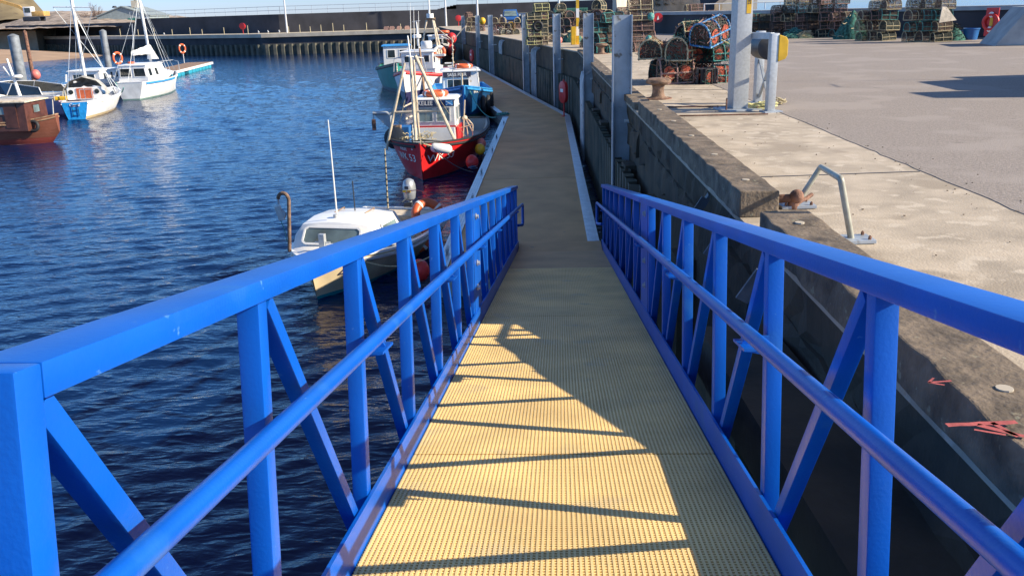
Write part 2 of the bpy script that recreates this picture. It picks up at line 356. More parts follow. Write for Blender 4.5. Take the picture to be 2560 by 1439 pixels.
struct(MB().prism(deckpoly, QZ - 0.05, QZ).build('quay_deck', 'conc', smooth=0))
asp = [(4.02 + 0.03 * y, y) for y in (-8.9, 8, 15, 24)] + [(4.9, 34), (6.4, 40), (5.0, 48), (4.0, 60), (1.0, 80), (-3.0, 100), (-4.2, 111.5)] + [(x - 0.05, y) for x, y in inner]
ar = random.Random(9); asp = [(4.02 + .03 * y + ar.gauss(0, .009), y) for y in [-8.9 + .22 * k for k in range(150)]] + asp[4:]
struct(MB().prism(asp, QZ - 0.05, QZ + 0.006).build('asphalt_yard', 'asph', smooth=0))
for (xa, ya, xb, yb) in ((2.15, 8.9, 4.26, 8.95), (2.5, 19.1, 4.58, 18.6), (2.75, 29.0, 4.8, 28.8)):
    struct(MB().bar((xa, ya, QZ + .0035), (xb, yb, QZ + .0035), .018, .005).build('concrete_joint', 'dark', smooth=0))
gm = MB(); gr = random.Random(21)
for k in range(420):
    yy = gr.uniform(2.2, 30); xx = xe(yy) + .36 + (gr.random() ** 1.5) * 2.4 if gr.random() < .6 else 4.02 + .03 * yy + gr.gauss(0, .12); q = gr.uniform(.003, .010)
    gm.box((xx, yy, QZ + .006 + q * .3), (q * 1.6, q * 1.3, q * .8), Matrix.Rotation(gr.uniform(0, 6), 3, 'Z'))
o = gm.build('gravel', 'timber', smooth=0, recalc=False); o['kind'] = 'stuff'; tag(o, 'loose grit and pebbles strewn over the quay concrete', 'gravel')
# quay wall
qw = thing('quay_wall', 'dark stained concrete and sheet pile quay wall dropping to the water beside the pontoon', 'quay wall', (xe(10), 10, 0))
qi = Matrix.Translation((-xe(10), -10, 0))
def rel(p, o): return tuple(Vector(p) - Vector(o))
QO = (xe(10), 10, 0)
mb = MB(); wl = [(x + 0.10, y) for x, y in edge]
poly = [(x - QO[0], y - QO[1]) for x, y in wl] + [(3.0 - QO[0], 112 - QO[1]), (14, 60 - QO[1]), (14, -9 - QO[1])]
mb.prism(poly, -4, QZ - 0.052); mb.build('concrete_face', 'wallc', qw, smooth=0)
mb = MB()                                            # stepped ledges and piers on the near face
y = -6.0
while y < 36:
    mb.bb((xe(y) - 0.10 - QO[0], y - 10, -3.8), (xe(y) + 0.4 - QO[0], y + 0.55 - 10, 1.9 + 0.15 * math.sin(y))); y += 3.1
mb.bb((xe(-8) - 0.02 - QO[0], -18, 2.05), (xe(-8) + .5 - QO[0], -4, 2.40))
for y0, y1 in ((-2, 6.4), (6.9, 14.6), (15.3, 24), (24.3, 37)):
    wr0 = random.Random(int(y0) + 9); n_ = max(4, int((y1 - y0) / .22)); secs = []
    for k in range(n_ + 1):
        yy = y0 + (y1 - y0) * k / n_; e0 = wr0.gauss(0, .018)
        secs.append([rel(p, QO) for p in [(xe(yy) + .05 + e0, yy, 2.14 + wr0.gauss(0, .02)), (xe(yy) + .5, yy, 2.14), (xe(yy) + .5, yy, 2.52), (xe(yy) + .07 + wr0.gauss(0, .018), yy, 2.50 + wr0.gauss(0, .015)), (xe(yy) + .06 + e0, yy, 2.40 + wr0.gauss(0, .02))]])
    mb.loft(secs, close=True)
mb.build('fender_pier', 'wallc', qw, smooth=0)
mb = MB(); wr0 = random.Random(77); secs = []
for k in range(190):
    yy = -6 + k * .23; e0 = wr0.gauss(0, .02); secs.append([rel(p, QO) for p in [(xe(yy) + .10 + e0, yy, 2.5), (xe(yy) + .3, yy, 2.5), (xe(yy) + .3, yy, 2.875), (xe(yy) + .06 + wr0.gauss(0, .015), yy, 2.875), (xe(yy) + .07 + wr0.gauss(0, .02), yy, 2.68 + wr0.gauss(0, .04))]])
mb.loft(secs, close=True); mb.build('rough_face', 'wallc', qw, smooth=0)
mb = MB()                                            # corrugated sheet piling
def sheetpile(mb, a, b, ztop, zbot, off, org, pitch=0.5, dep=0.16):
    a, b = Vector(a), Vector(b); L = (b - a).length; t = (b - a) / L; nn = Vector((-t.y, t.x)) * (1 if off > 0 else -1)
    n = int(L / pitch); pts = []
    for i in range(n):
        for f, d in ((0, 0), (0.38, 0), (0.5, dep), (0.88, dep)):
            pts.append(a + t * (i + f) * pitch + nn * (abs(off) + d))
    pts.append(b + nn * abs(off))
    vs = [(p.x - org[0], p.y - org[1], ztop) for p in pts] + [(p.x - org[0], p.y - org[1], zbot) for p in pts]
    m = len(pts); mb.add(vs, [(i, i + 1, m + i + 1, m + i) for i in range(m - 1)])
sheetpile(mb, (xe(14), 14), edge[1], 1.85, -3.5, 0.02, QO)
for i in range(1, 6): sheetpile(mb, edge[i], edge[i + 1], 1.85, -3.5, 0.03, QO)
mb.build('sheet_piling', 'sheet', qw, smooth=0, recalc=False)
# fender timbers
ordn = ['nearest', 'second', 'third', 'fourth', 'fifth', 'sixth', 'seventh']
tl = ['nearest weathered timber capping along the quay edge with red spray marks', 'long weathered timber capping behind the mooring ring with a square sawn end',
      'timber capping on the quay edge beside the lone rusty bollard', 'far timber capping on the quay edge running up to the corner']
for i, (y0, y1, w_, hz) in enumerate(((-3, 6.45, .36, TZ), (7.15, 14.7, .34, TZ), (15.35, 23.4, .32, TZ - .10), (23.5, 37.2, .32, TZ - .13))):
    mb = MB(); N = 48; secs = []; rr = random.Random(i)
    for k in range(N + 1):
        yy = y0 + (y1 - y0) * k / N; j = rr.gauss(0, .007)
        secs.append([(xe(yy) + j - xe(y0), yy - y0, 0.0), (xe(yy) + w_ - xe(y0) + rr.uniform(-.006, .006), yy - y0, 0.0), (xe(yy) + w_ - xe(y0), yy - y0, hz - QZ + .002 + rr.uniform(-.007, .007)), (xe(yy) + j + (.02 if rr.random() < .08 else 0) - xe(y0), yy - y0, hz - QZ + .002 + rr.gauss(0, .004))])
    mb.loft(secs, close=True)
    o = thing('timber_capping', tl[i], 'timber beam', (xe(y0), y0, QZ), 0, 'weathered timber cappings along the quay edge')
    mb.build('beam', 'timber', o, smooth=0, bevel=0.012)
    k = 0.5; plug = None
    while k < y1 - y0 - .3:                                         # pale bolt plugs
        if plug is None: plug = MB().lathe([(0.033, 0), (0.033, hz - QZ + 0.009)], (0, 0, 0), 12).build('bolt_plug', 'paleconc', o, smooth=0); q = plug
        else: q = plug.copy(); COL.objects.link(q)
        q.location = (0.0355 * k + w_ * .5, k, 0); k += 1.42
    if i == 0:
        mb = MB(); rr = random.Random(3); zz = hz - QZ + 0.012
        def blot(cx, cy, pts):
            for (x, y, a, l, wd) in pts:
                c, s_ = math.cos(a), math.sin(a); P = []
                for q in range(7): f = q / 6; P.append((x + c * l * f - s_ * wd * (0.5 + .3 * rr.random()), y + s_ * l * f + c * wd * (.5 + .3 * rr.random())))
                for q in range(6, -1, -1): f = q / 6; P.append((x + c * l * f + s_ * wd * (0.5 + .3 * rr.random()), y + s_ * l * f - c * wd * (.5 + .3 * rr.random())))
                mb.add([(u + cx, v + cy, zz) for u, v in P], [tuple(range(14))])
        P1 = at(2400, 1068, TZ); P2 = at(2320, 962, TZ)
        blot(P1.x - xe(y0), P1.y - y0, [(-.05, 0, 0.03, .26, .022), (.06, -.005, -.7, .16, .018), (.12, .01, -1.3, .12, .014), (.03, -.04, -.5, .10, .010)]); mb.build('spray_mark', 'redmark', o, smooth=0); mb = MB()
        blot(P2.x - xe(y0), P2.y - y0, [(0, 0, .1, .10, .010), (0, 0, -.5, .06, .009), (0, 0, .8, .06, .007)])
        mb.build('spray_mark', 'redmark', o, smooth=0)
# grey steel brackets standing off the wall near the gangway
for px, py, Y, lb in ((1880, 715, 5.4, 'slanted grey steel bracket on the quay wall seen through the gangway rail'), (1790, 610, 6.9, 'angled grey steel bracket below the gap in the timber capping'), (1748, 520, 8.6, 'small grey steel bracket on the wall beneath the sawn timber end')):
    p = aty(px, py, Y); mb = MB()
    rot = Matrix.Rotation(0.5, 3, 'Y') @ Matrix.Rotation(0.2, 3, 'X')
    mb.box((0, 0, 0), (0.09, 0.02, 0.24), rot); mb.box((0.045, 0.04, 0.04), (0.02, 0.08, 0.22), rot)
    single(mb, 'wall_bracket', 'bracket', lb, 'bracket', p, 0, smooth=0)
# rubbing pipes
def pipes(c, t, n, label, ztop=2.75, zb=-1.0):
    o = thing('rubbing_pipes', label, 'pipes', (c[0], c[1], 0), 0, 'groups of bent rubbing pipes on the quay wall'); t = Vector((t[0], t[1], 0)).normalized(); out = Vector((-t.y, t.x, 0))
    for i in range(n):
        b = t * (i * 0.42)
        MB().tube([b + Vector((0, 0, ztop)) - out * .05, b + out * .16 + Vector((0, 0, ztop - .12)), b + out * .2 + Vector((0, 0, ztop - .3)), b + out * .2 + Vector((0, 0, zb))], .045, 6).build('pipe', 'galvd', o)
for (px, py, z, lb) in ((1484, 178, 2.75, 'bent grey rubbing pipes on the wall beside the third steel pile'), (1347, 123, 2.7, 'four bent grey rubbing pipes between the fourth and fifth steel piles'), (1237, 103, 2.7, 'far bent grey rubbing pipes next to the slim far pile')):
    p = at(px, py, z); tt = (.0355, 1) if p.y < 38 else (-.13, 1)
    p.x = (xe(p.y) if p.y < 37.5 else 2.25 - .125 * (p.y - 42.3)) - .03
    pipes(p, (-tt[0], -tt[1]) if False else tt, 4, lb)
# ------------------------------------------------------------------ H piles
hp = MB(); D = .30; W_ = .34; H_ = 8.0
hp.bb((-W_ / 2, -.009, 0), (W_ / 2, .009, H_)); hp.bb((-W_ / 2 - .009, -D / 2, 0), (-W_ / 2 + .009, D / 2, H_)); hp.bb((W_ / 2 - .009, -D / 2, 0), (W_ / 2 + .009, D / 2, H_))
pil0 = None
plab = ['nearest and tallest looking grey steel pile at the end of the gangway', 'second grey steel pile beside the quay bollard', 'third grey steel pile behind the red lifebuoy housing', 'fourth grey steel pile along the quay wall',
        'fifth grey steel pile near the blue van', 'sixth slim grey steel pile by the yellow creels', 'farthest slim grey steel pile near the red ball']
for i, (px, py, Y) in enumerate(((1556, 38, 17), (1471, 34, 28), (1391, 35, 40.5), (1312, 37, 47.6), (1225, 38, 62), (1193, 39, 70.7), (1157, 40, 80.6))):
    p = aty(px, py, Y); s = .30 / .34 if i else 1.0
    if i == 0:
        pil0 = thing('steel_pile', plab[0], 'pile', (0, 0, 0), 0, 'grey steel piles between pontoon and quay'); hp.build('column', 'galvd', pil0, smooth=0)
        mb = MB(); mb.tube([(0.05, 0, 6.05), (0.42, 0.05, 6.05)], .035, 8); mb.build('guide_bar', 'white', pil0); o = pil0
    else: o = dup(pil0, label=plab[i])
    o.location = (p.x, p.y, p.z - 8.0); o.scale = (s, s, 1); o.rotation_euler = (0, 0, -0.04 if i < 2 else 0.12)
# ------------------------------------------------------------------ pontoon
M['pdeck'] = mat('pontoon_decking', (0.56, 0.355, 0.16), 0.7, var=0.10, scale=1.4, bump=0.3, bscale=90, spots=(5, 0.70, (0.34, 0.25, 0.16)))
def pL(y): return -1.23 + 0.0525 * (y - 15.5) if y <= 35.6 else pR(y) - 2.75
def pR(y): return 1.64 + 0.045 * (y - 15.5) if y <= 35.6 else 2.54 - 0.1385 * (y - 35.6)
cuts = [14.2, 22.2, 28.9, 35.6, 46.6, 57.6, 68.8, 80.2]
pl = ['pontoon section under the foot of the blue gangway', 'narrowing pontoon section beside the red fishing boat bow', 'pontoon section ending at the bend by the red lifebuoy housing', 'pontoon section just past the bend beside the blue hulled boat',
      'pontoon section alongside the white wheelhouse boat', 'pontoon section by the far red lifebuoy housing', 'farthest pontoon section below the black hulled boat']
for i in range(7):
    y0, y1 = cuts[i], cuts[i + 1] - .035; l0, l1 = (pL(y0) if y0 != 35.6 or i < 3 else pR(y0) - 2.69), pL(y1); r0, r1 = pR(y0), pR(y1)
    o = thing('pontoon_section', pl[i], 'pontoon', ((l0 + r0) / 2, y0, 0), 0, 'yellow decked floating pontoon sections'); ox = (l0 + r0) / 2
    e = .22
    def Q(a0, a1, b0, b1, z0, z1, mb):
        mb.add([(a0 - ox, 0, z0), (b0 - ox, 0, z0), (b1 - ox, y1 - y0, z0), (a1 - ox, y1 - y0, z0), (a0 - ox, 0, z1), (b0 - ox, 0, z1), (b1 - ox, y1 - y0, z1), (a1 - ox, y1 - y0, z1)],
               [(0, 3, 2, 1), (4, 5, 6, 7), (0, 1, 5, 4), (1, 2, 6, 5), (2, 3, 7, 6), (3, 0, 4, 7)]); return mb
    Q(l0 + e, l1 + e, r0 - e, r1 - e, PZ - .12, PZ, MB()).build('decking', 'pdeck', o, smooth=0)
    for a, bq in ((l0, l1), (r0 - e, r1 - e)):
        mb = Q(a, bq, a + e - .004, bq + e - .004, PZ - .22, PZ + .012, MB())
        for q in range(4): Q(a + .015 + q * .055, bq + .015 + q * .055, a + .05 + q * .055, bq + .05 + q * .055, PZ + .012, PZ + .02, mb)
        mb.build('edge_trim', 'alu', o, smooth=0)
    Q(l0 + .08, l1 + .08, r0 - .08, r1 - .08, -.5, PZ - .22, MB()).build('float', 'greyconc', o, smooth=0)
    for (cx_, cy_) in ((l0 + .16 - ox, .9), (l0 + .16 - ox + (l1 - l0) * .7, (y1 - y0) * .7)):
        mb = MB(); mb.box((cx_, cy_, PZ + .05), (.05, .10, .07)); mb.bar((cx_, cy_ - .15, PZ + .10), (cx_, cy_ + .15, PZ + .10), .035); mb.build('cleat', 'galvd', o, smooth=0)
    pass
# red lifebuoy housings on posts
def lifebuoy_housing(p, label, s=1.0):
    o = thing('lifebuoy_housing', label, 'lifebuoy', p, 0, 'red lifebuoy housings on posts along the pontoon')
    MB().tube([(0, 0, 0), (0, 0, 1.45)], .03, 8).build('post', 'redp', o)
    h = MB(); secs = []
    for a, wd in ((-.10, .2), (-.075, .27), (.05, .27), (.09, .2)):
        secs.append([(a, wd * math.cos(t) * .9, .95 + (.16 if math.sin(t) > 0 else -.16) + wd * math.sin(t)) for t in [2 * math.pi * k / 20 + .01 for k in range(20)]])
    h.loft(secs, close=True); h.build('housing', 'redp', o, smooth=50)
    MB().box((-.101, 0, 1.02), (.004, .20, .13)).build('notice', 'letter', o, smooth=0)
    MB().box((0, 0, .012), (.18, .18, .024)).build('foot_plate', 'redp', o, smooth=0)
    o.rotation_euler = (0, 0, .5); return o
p = at(1410, 291, PZ); lifebuoy_housing(p, 'red lifebuoy housing on a post at the bend of the pontoon')
p = at(1181, 172, PZ); lifebuoy_housing(p, 'small far red lifebuoy housing near the end of the pontoon')
# mooring ropes heaped on the pontoon
def ropeheap(p, m, label, r=.16, loops=6, th=.018, seed=0, h=.10, group=None):
    rr = random.Random(seed); pts = []
    for k in range(loops * 12):
        a = k / 12 * 2 * math.pi; q = r * (.55 + .45 * math.sin(k * .37 + seed)); pts.append((q * math.cos(a) * 1.2 + rr.uniform(-.02, .02), q * math.sin(a) + rr.uniform(-.02, .02), th + h * k / (loops * 12) * rr.uniform(.5, 1)))
    return single(MB().tube(pts, th, 6), 'coiled_rope', m, label, 'rope', p, 0, group)
ropeheap(at(1258, 288, PZ + .02), 'ropeg', 'tangle of dark teal mooring rope at the corner of the pontoon bend', .22, 7, .02, 1)
ropeheap(at(1205, 242, PZ + .01), 'ropeg', 'teal mooring rope heap behind the blue hulled boat', .25, 6, .022, 2)
ropeheap(at(1182, 423, PZ + .02), 'navy', 'dark rope turned round the pontoon cleat by the red boat bow', .10, 5, .014, 3)
# ================================================================== GANGWAY
G = ray(1398, 426); SD = G.cross(Vector((0, 0, 1))).normalized(); GN = SD.cross(G)
GO = Vector((0, 0, EYEZ)) - GN * 1.4
mx = Matrix((SD, G, GN)).transposed().to_4x4(); mx.translation = GO
gw = thing('gangway', 'sloping gangway with bright blue trussed side rails and yellow grating deck', 'gangway', mtx=mx)
T0, T1 = 1.135, 15.95; TJ = 8.30; PIT = 1.108
def grating(name, t0, t1, par):
    mb = MB(); mb.m = 0; n = 75; p = 1.5 / n
    for i in range(n): mb.bb((-.75 + i * p + .0055, t0, -.022), (-.75 + i * p + .0150, t1, 0))
    k = t0 + .010
    while k < t1 - .012: mb.bb((-.749, k, -.022), (.749, k + .0095, -.0015)); k += .021
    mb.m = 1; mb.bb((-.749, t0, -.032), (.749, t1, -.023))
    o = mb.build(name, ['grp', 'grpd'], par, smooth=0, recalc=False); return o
seams = [T0, 4.22, 8.40, 12.62]
for a, c in zip(seams[:-1], seams[1:]): grating('deck_panel', a, c - .014, gw)
MB().bb((-.75, 12.62, -.034), (.75, 15.30, -.004)).build('deck_panel', 'pdeck', gw, smooth=0)
# hinged flap
fl = MB(); fl.add([(-.74, 15.30, -.03), (.74, 15.30, -.03), (.74, 16.05, .095), (-.74, 16.05, .095), (-.74, 15.30, -.006), (.74, 15.30, -.006), (.74, 16.05, .108), (-.74, 16.05, .108)],
                  [(0, 3, 2, 1), (4, 5, 6, 7), (0, 1, 5, 4), (1, 2, 6, 5), (2, 3, 7, 6), (3, 0, 4, 7)]); fl.build('hinge_flap', 'pdeck', gw, smooth=0)
for sg in (-1, 1):
    def X(a): return sg * a
    for (a, c) in ((T0, TJ), (TJ + .01, T1)):
        mb = MB(); mb.bb((X(.752), a + (.0665 if a == T0 else 0), 1.085), (X(.872), c, 1.14)); mb.build('top_chord', 'blue', gw, smooth=40, bevel=.004)
        mb = MB(); mb.bb((X(.754), a, -.13), (X(.768), c, .145)); mb.bb((X(.7685), a, -.13), (X(.86), c, -.05)); mb.build('bottom_chord', 'blue', gw, smooth=0)
    # posts
    posts = [T0 + .033] + [2.20 + PIT * k for k in range(5)] + [7.70, 8.40 - .03] + [9.30 + 1.108 * k - .06 for k in range(6)] + [15.9]
    for k, t in enumerate(posts):
        wd = .066
        mb = MB(); mb.bb((X(.772 if k else .7525), t - wd / 2, -.049), (X(.832 if k else .872), t + wd / 2, 1.084 if k else 1.1395)); mb.build('post', 'blue', gw, smooth=40, bevel=.006)
    for k in range(len(posts) - 1):
        a, c = posts[k], posts[k + 1]
        if c - a < .8: continue
        p0 = Vector((X(.802), a + .068, 1.07)); p1 = Vector((X(.802), c - .062, -.02))
        d = (p1 - p0).normalized(); mb = MB(); mb.bar(p0 - d * .0, p1 + d * .0, .05, .052, (1, 0, 0)); mb.build('diagonal_brace', 'blue', gw, smooth=40, bevel=.005)
    # second diagonal set is absent in the photo; joint gusset with three bolts
    MB().bb((X(.7685), 7.74, .0), (X(.771), 8.34, 1.084)).build('gusset_plate', 'blue', gw, smooth=0)
    for h in (1.00, .575, .35):
        mb = MB(); t_ = 7.92 + (.02 if h < .9 else 0)
        mb.lathe([(.030, 0), (.030, .006)], (X(.762), t_, h), 14, 'x'); mb.lathe([(.021, -.012), (.021, .02)], (X(.757), t_, h), 6, 'x'); mb.build('bolt', 'galv', gw, smooth=30)
    # handrail with end loop
    hx = .69; pts = [(X(hx), T0 - .1, .79), (X(hx), T1 + .28, .79)]
    for q in range(1, 7): a = q / 6 * math.pi / 2; pts.append((X(hx), T1 + .28 + .07 * math.sin(a), .79 - .07 * (1 - math.cos(a))))
    pts += [(X(hx), T1 + .35, .48)]
    for q in range(1, 7): a = q / 6 * math.pi / 2; pts.append((X(hx), T1 + .35 - .06 * (1 - math.cos(a)), .48 - .06 * math.sin(a)))
    pts += [(X(hx), T1 + .1, .42), (X(.76), T1 - .02, .42)]
    MB().tube(pts, .0265, 16).build('handrail', 'blue', gw, smooth=50)
    for t in (3.25, 5.45, 7.72, 9.9, 12.1, 14.3):
        pr = [(X(.69), .775), (X(.672), .75), (X(.69), .715), (X(.775), .70), (X(.775), .775)]
        mb = MB(); mb.prism(pr, t - .006, t + .006, 'y'); mb.add(*(lambda a: (a.v, a.f))(MB().bb((X(.662), t - .10, .735), (X(.775), t + .10, .745)))); mb.build('rail_bracket', 'blue', gw, smooth=0)
# steel beam underneath
for t in [1.6 + 2.2 * k for k in range(7)]: MB().bb((-.755, t, -.13), (.755, t + .07, -.036)).build('cross_member', 'blue', gw, smooth=0)
# ================================================================== BREAKWATER AND FAR SHORE
BY = 116.0
# walkway of the breakwater
wk = [(-7.9, BY), (-31, BY), (-54, 131), (-92, 168), (-96, 176), (-56, 139), (-30, BY + 6), (1.5, BY + 6), (20, BY + 6), (20, 111.9), (-8, 111.9)]
struct(MB().prism(wk, 2.15, 2.60).build('breakwater_walkway', 'paleconc', smooth=0))
bw = thing('breakwater_wall', 'long dark breakwater wall with piled face across the far side of the harbour', 'sea wall', (-20, BY, 0))
def wallrun(mb, pts, th, z0, z1, org):
    for (a, b) in zip(pts[:-1], pts[1:]):
        a, b = Vector(a), Vector(b); t = (b - a).normalized(); n_ = Vector((-t.y, t.x)) * th
        if n_.y < 0: n_ = -n_
        q = [a, b, b + n_, a + n_]; mb.add([(p.x - org[0], p.y - org[1], z) for z in (z0, z1) for p in q], [(0, 3, 2, 1), (4, 5, 6, 7), (0, 1, 5, 4), (1, 2, 6, 5), (2, 3, 7, 6), (3, 0, 4, 7)])
BO = (-20, BY)
mb = MB(); wallrun(mb, [(-92.2, 168.3), (-54, 131.3), (-31, BY + .3), (-7.7, BY + .3)], 4, -4, 2.148, BO); mb.build('harbour_face', 'wallb', bw, smooth=0)
mb = MB()
for a, b in (((-90, 166.2), (-54, 131.2)), ((-54, 131.2), (-31, BY + .25)), ((-31, BY + .25), (-7.7, BY + .25))): sheetpile(mb, b, a, 1.3, -3, .02, BO, 1.0, .35)
mb.build('sheet_piling', 'sheet', bw, smooth=0, recalc=False)
W1 = [(-96, 176.2), (-56, 139), (-30, BY + 6), (-6.3, BY + 6)]
mb = MB(); wallrun(mb, W1[1:], 1.6, 2.0, 4.95, BO); wallrun(mb, W1[:2], 1.6, 2.0, 4.45, BO)
for k in range(6): mb.bb((-8.8 + .42 * k + 20, 6.0, 4.94), (-6.3 + 20, 7.6, 4.95 + .085 * (k + 1)))
mb.build('parapet', 'wallb', bw, smooth=0)
mb = MB(); wallrun(mb, [(-6.3, BY + 6), (6, BY + 5.5), (17, 113), (24, 98)], 1.8, 2.0, 5.50, BO); mb.build('raised_parapet', 'wallb', bw, smooth=0)
# railing on the wall
rl = thing('wall_railing', 'thin grey railing running along the top of the breakwater wall', 'railing', (-20, BY + 7, 4.95))
def railing(par, pts, h, org, pitch=2.0, r=.03, rails=(1.0, .5)):
    for (a, b) in zip(pts[:-1], pts[1:]):
        a, b = Vector(a), Vector(b); n = max(1, int((b - a).length / pitch))
        for k in range(n + 1):
            p = a.lerp(b, k / n) - Vector(org); MB().tube([p, p + Vector((0, 0, h))], r, 5).build('post', 'galvd', par)
        for q in rails: MB().tube([a - Vector(org) + Vector((0, 0, h * q)), b - Vector(org) + Vector((0, 0, h * q))], r, 5).build('rail', 'galvd', par)
RO = (-20, BY + 7, 4.95)
railing(rl, [(-57, 140, 4.95), (-30, BY + 7, 4.95), (-8.6, BY + 7, 4.95)], 1.0, RO)
railing(rl, [(-6.2, BY + 7, 5.5), (6, BY + 6.4, 5.5), (17, 114, 5.5)], 1.0, RO)
MB().tube([(11.4, 0, 1.0), (12.2, 0, 1.05), (12.9, 0, 1.5), (13.8, 0, 1.55)], .03, 5).build('rail', 'galvd', rl)
# thin posts along the walkway edge
pp = MB(); pp.tube([(0, 0, 0), (0, 0, 1.05)], .05, 5)
prp = None
spots_ = [(-33.5 + 2.6 * k) for k in range(10)]
nth = ['first', 'second', 'third', 'fourth', 'fifth', 'sixth', 'seventh', 'eighth', 'ninth', 'tenth', 'eleventh', 'twelfth', 'thirteenth', 'fourteenth', 'fifteenth', 'sixteenth', 'seventeenth', 'eighteenth']
px_ = [300, 345, 385, 430, 475, 505, 560, 620, 722, 750, 776, 803, 833, 860, 917, 1002]
for i, x in enumerate(px_):
    y = BY + .5 if x > 640 else (BY + .5 + (640 - x) * .035)
    p = at(x, 80, 2.6); p = aty(x, 80, y); p.z = 2.6
    lb = 'thin pale stanchion on the far breakwater edge, %s from the left' % nth[i]
    if prp is None: prp = single(pp, 'edge_stanchion', 'ropec', lb, 'post', p, 0, 'thin stanchions along the breakwater edge')
    else:
        q = prp.copy(); COL.objects.link(q); q.location = p; q['label'] = lb; q.scale = (1, 1, .7 + .4 * ((i * 7) % 5) / 5)
# lamp posts on the breakwater
lp0 = None
for i, (px, yy, lb) in enumerate(((717, BY + 4, 'pale lamp post on the far breakwater standing alone above the open water'), (1116, BY + 4, 'pale lamp post on the breakwater just right of the boat mast'), (1195, 100, 'pale lamp post behind the far round creels'), (1540, 80, 'slim pale lamp post rising behind the nearest steel pile'), (1398, 90, 'slim lamp post beside the green container'))):
    p = aty(px, 70, yy); p.z = 2.6 if i < 2 else QZ
    if lp0 is None:
        lp0 = thing('lamp_post', lb, 'lamp post', p, 0, 'pale lamp posts around the harbour'); MB().tube([(0, 0, 0), (0, 0, 1.2), (0, 0, 8)], [.13, .12, .06], 8).build('pole', 'gwhite', lp0)
        mb = MB(); mb.tube([(0, 0, 8), (.5, -.2, 8.25), (.9, -.3, 8.25)], .04, 6); mb.build('arm', 'gwhite', lp0); MB().box((1.2, -.4, 8.22), (.7, .25, .14)).build('lamp_head', 'gwhite', lp0, smooth=0)
    else: dup(lp0, p, None, lb)
# life rings
def ring(par, c, R=.32, r=.07, rot=None, bands=True, name='ring'):
    o = MB().torus(c, R, r, rot).build(name, 'orange', par)
    if bands:
        for k in range(4):
            a = k * math.pi / 2 + .78; P = [Vector((R + (r + .006) * math.cos(b), 0, (r + .006) * math.sin(b))) for b in [2 * math.pi * j / 10 for j in range(11)]]
            secs = [[Vector(c) + (rot @ (Matrix.Rotation(a + da, 3, 'Z') @ q) if rot is not None else Matrix.Rotation(a + da, 3, 'Z') @ q) for q in P] for da in (-.09, .09)]
            MB().loft(secs, cap=False).build('band', 'letter', o, recalc=False)
    return o
def ringpost(p, label, h=1.5, tilt=.35):
    o = thing('life_ring_stand', label, 'life ring', p, 0, 'orange life rings on thin posts on the left pontoon'); MB().tube([(0, 0, 0), (0, 0, h)], .035, 6).build('post', 'gwhite', o)
    ring(o, (0, -.08, h + .38), .40, .085, Matrix.Rotation(1.15, 3, 'Z') @ Matrix.Rotation(math.pi / 2, 3, 'X'))
P1 = at(461, 158, .55); P2 = at(303, 196, .55)
ringpost(P1, 'orange life ring on a thin post near the far end of the left pontoon', 1.0); ringpost(P2, 'orange life ring on a thin post behind the blue transom yacht', 1.1)
def redbox(p, label, s=.55, cat='lifebuoy', m='redp'):
    mb = MB(); mb.lathe([(s * .55, -.10), (s, -.06), (s, .06), (s * .55, .1)], (0, 0, 0), 20, 'y'); o = thing('lifebuoy_cabinet', label, cat, p, 0, 'round red lifebuoy cabinets on the breakwater'); mb.build('case', m, o)
    MB().tube([(0, .06, -s * .9), (0, .06, -1.1)], .04, 6).build('post', 'redp', o); return o
redbox(aty(606, 66, BY + 5.5), 'round red lifebuoy cabinet on the middle of the breakwater wall', .42)
redbox(aty(1146, 46, BY + 5), 'round red lifebuoy cabinet where the breakwater meets the quay', .40)
redbox(aty(129, 74, 168), 'left round red lifebuoy cabinet of the pair on the far left wall', .6); redbox(aty(146, 74, 168), 'right round red lifebuoy cabinet of the pair on the far left wall', .5)
redbox(aty(1810, 8, 70), 'round red lifebuoy cabinet by the pale block above the sea railing', .22)
# small concrete stub blocks and buckets on the walkway
for i, (px, m) in enumerate(((966, 'pink'), (980, 'wood'), (998, 'pink'), (1017, 'pink'))):
    p = aty(px, 68, BY + 1.5); p.z = 2.6; mb = MB(); mb.prism([(-.33, 0), (-.33, .3), (-.2, .45), (.2, .45), (.33, .3), (.33, 0)], -.25, .25, 'y')
    single(mb, 'stacked_creel', M['ropep'], ['pinkish creel on the breakwater, left end of the row of four', 'pinkish creel on the breakwater, second from the left in the row of four', 'pinkish creel on the breakwater, third from the left in the row of four', 'pinkish creel on the breakwater, right end of the row of four'][i], 'creel', p, .1 * i, 'row of four creels on the breakwater', smooth=0)
def gull(p, label):
    mb = MB(); mb.lathe([(.01, -.22), (.07, -.12), (.10, 0), (.07, .12), (.02, .2)], (0, 0, .22), 8, 'x'); mb.lathe([(.02, -.05), (.055, 0), (.02, .06)], (.16, 0, .36), 8, 'x'); mb.tube([(.12, 0, .26), (.16, 0, .36)], .04, 6); mb.tube([(.2, 0, .36), (.26, 0, .34)], .012, 5)
    mb.tube([(0, .03, .14), (0, .03, 0)], .01, 4); mb.tube([(0, -.03, .14), (0, -.03, 0)], .01, 4)
    single(mb, 'seagull', 'white', label, 'gull', p, 2.0)
for px, lb in ((409, 'white gull standing on the breakwater under the yacht mast'), (646, 'leftmost white gull of three near the lamp post'), (670, 'middle white gull of three near the lamp post'), (698, 'white gull nearest to the lone lamp post')):
    p = aty(px, 76, BY + 1.2 + max(0, (640 - px) * .03)); p.z = 2.6; gull(p, lb)
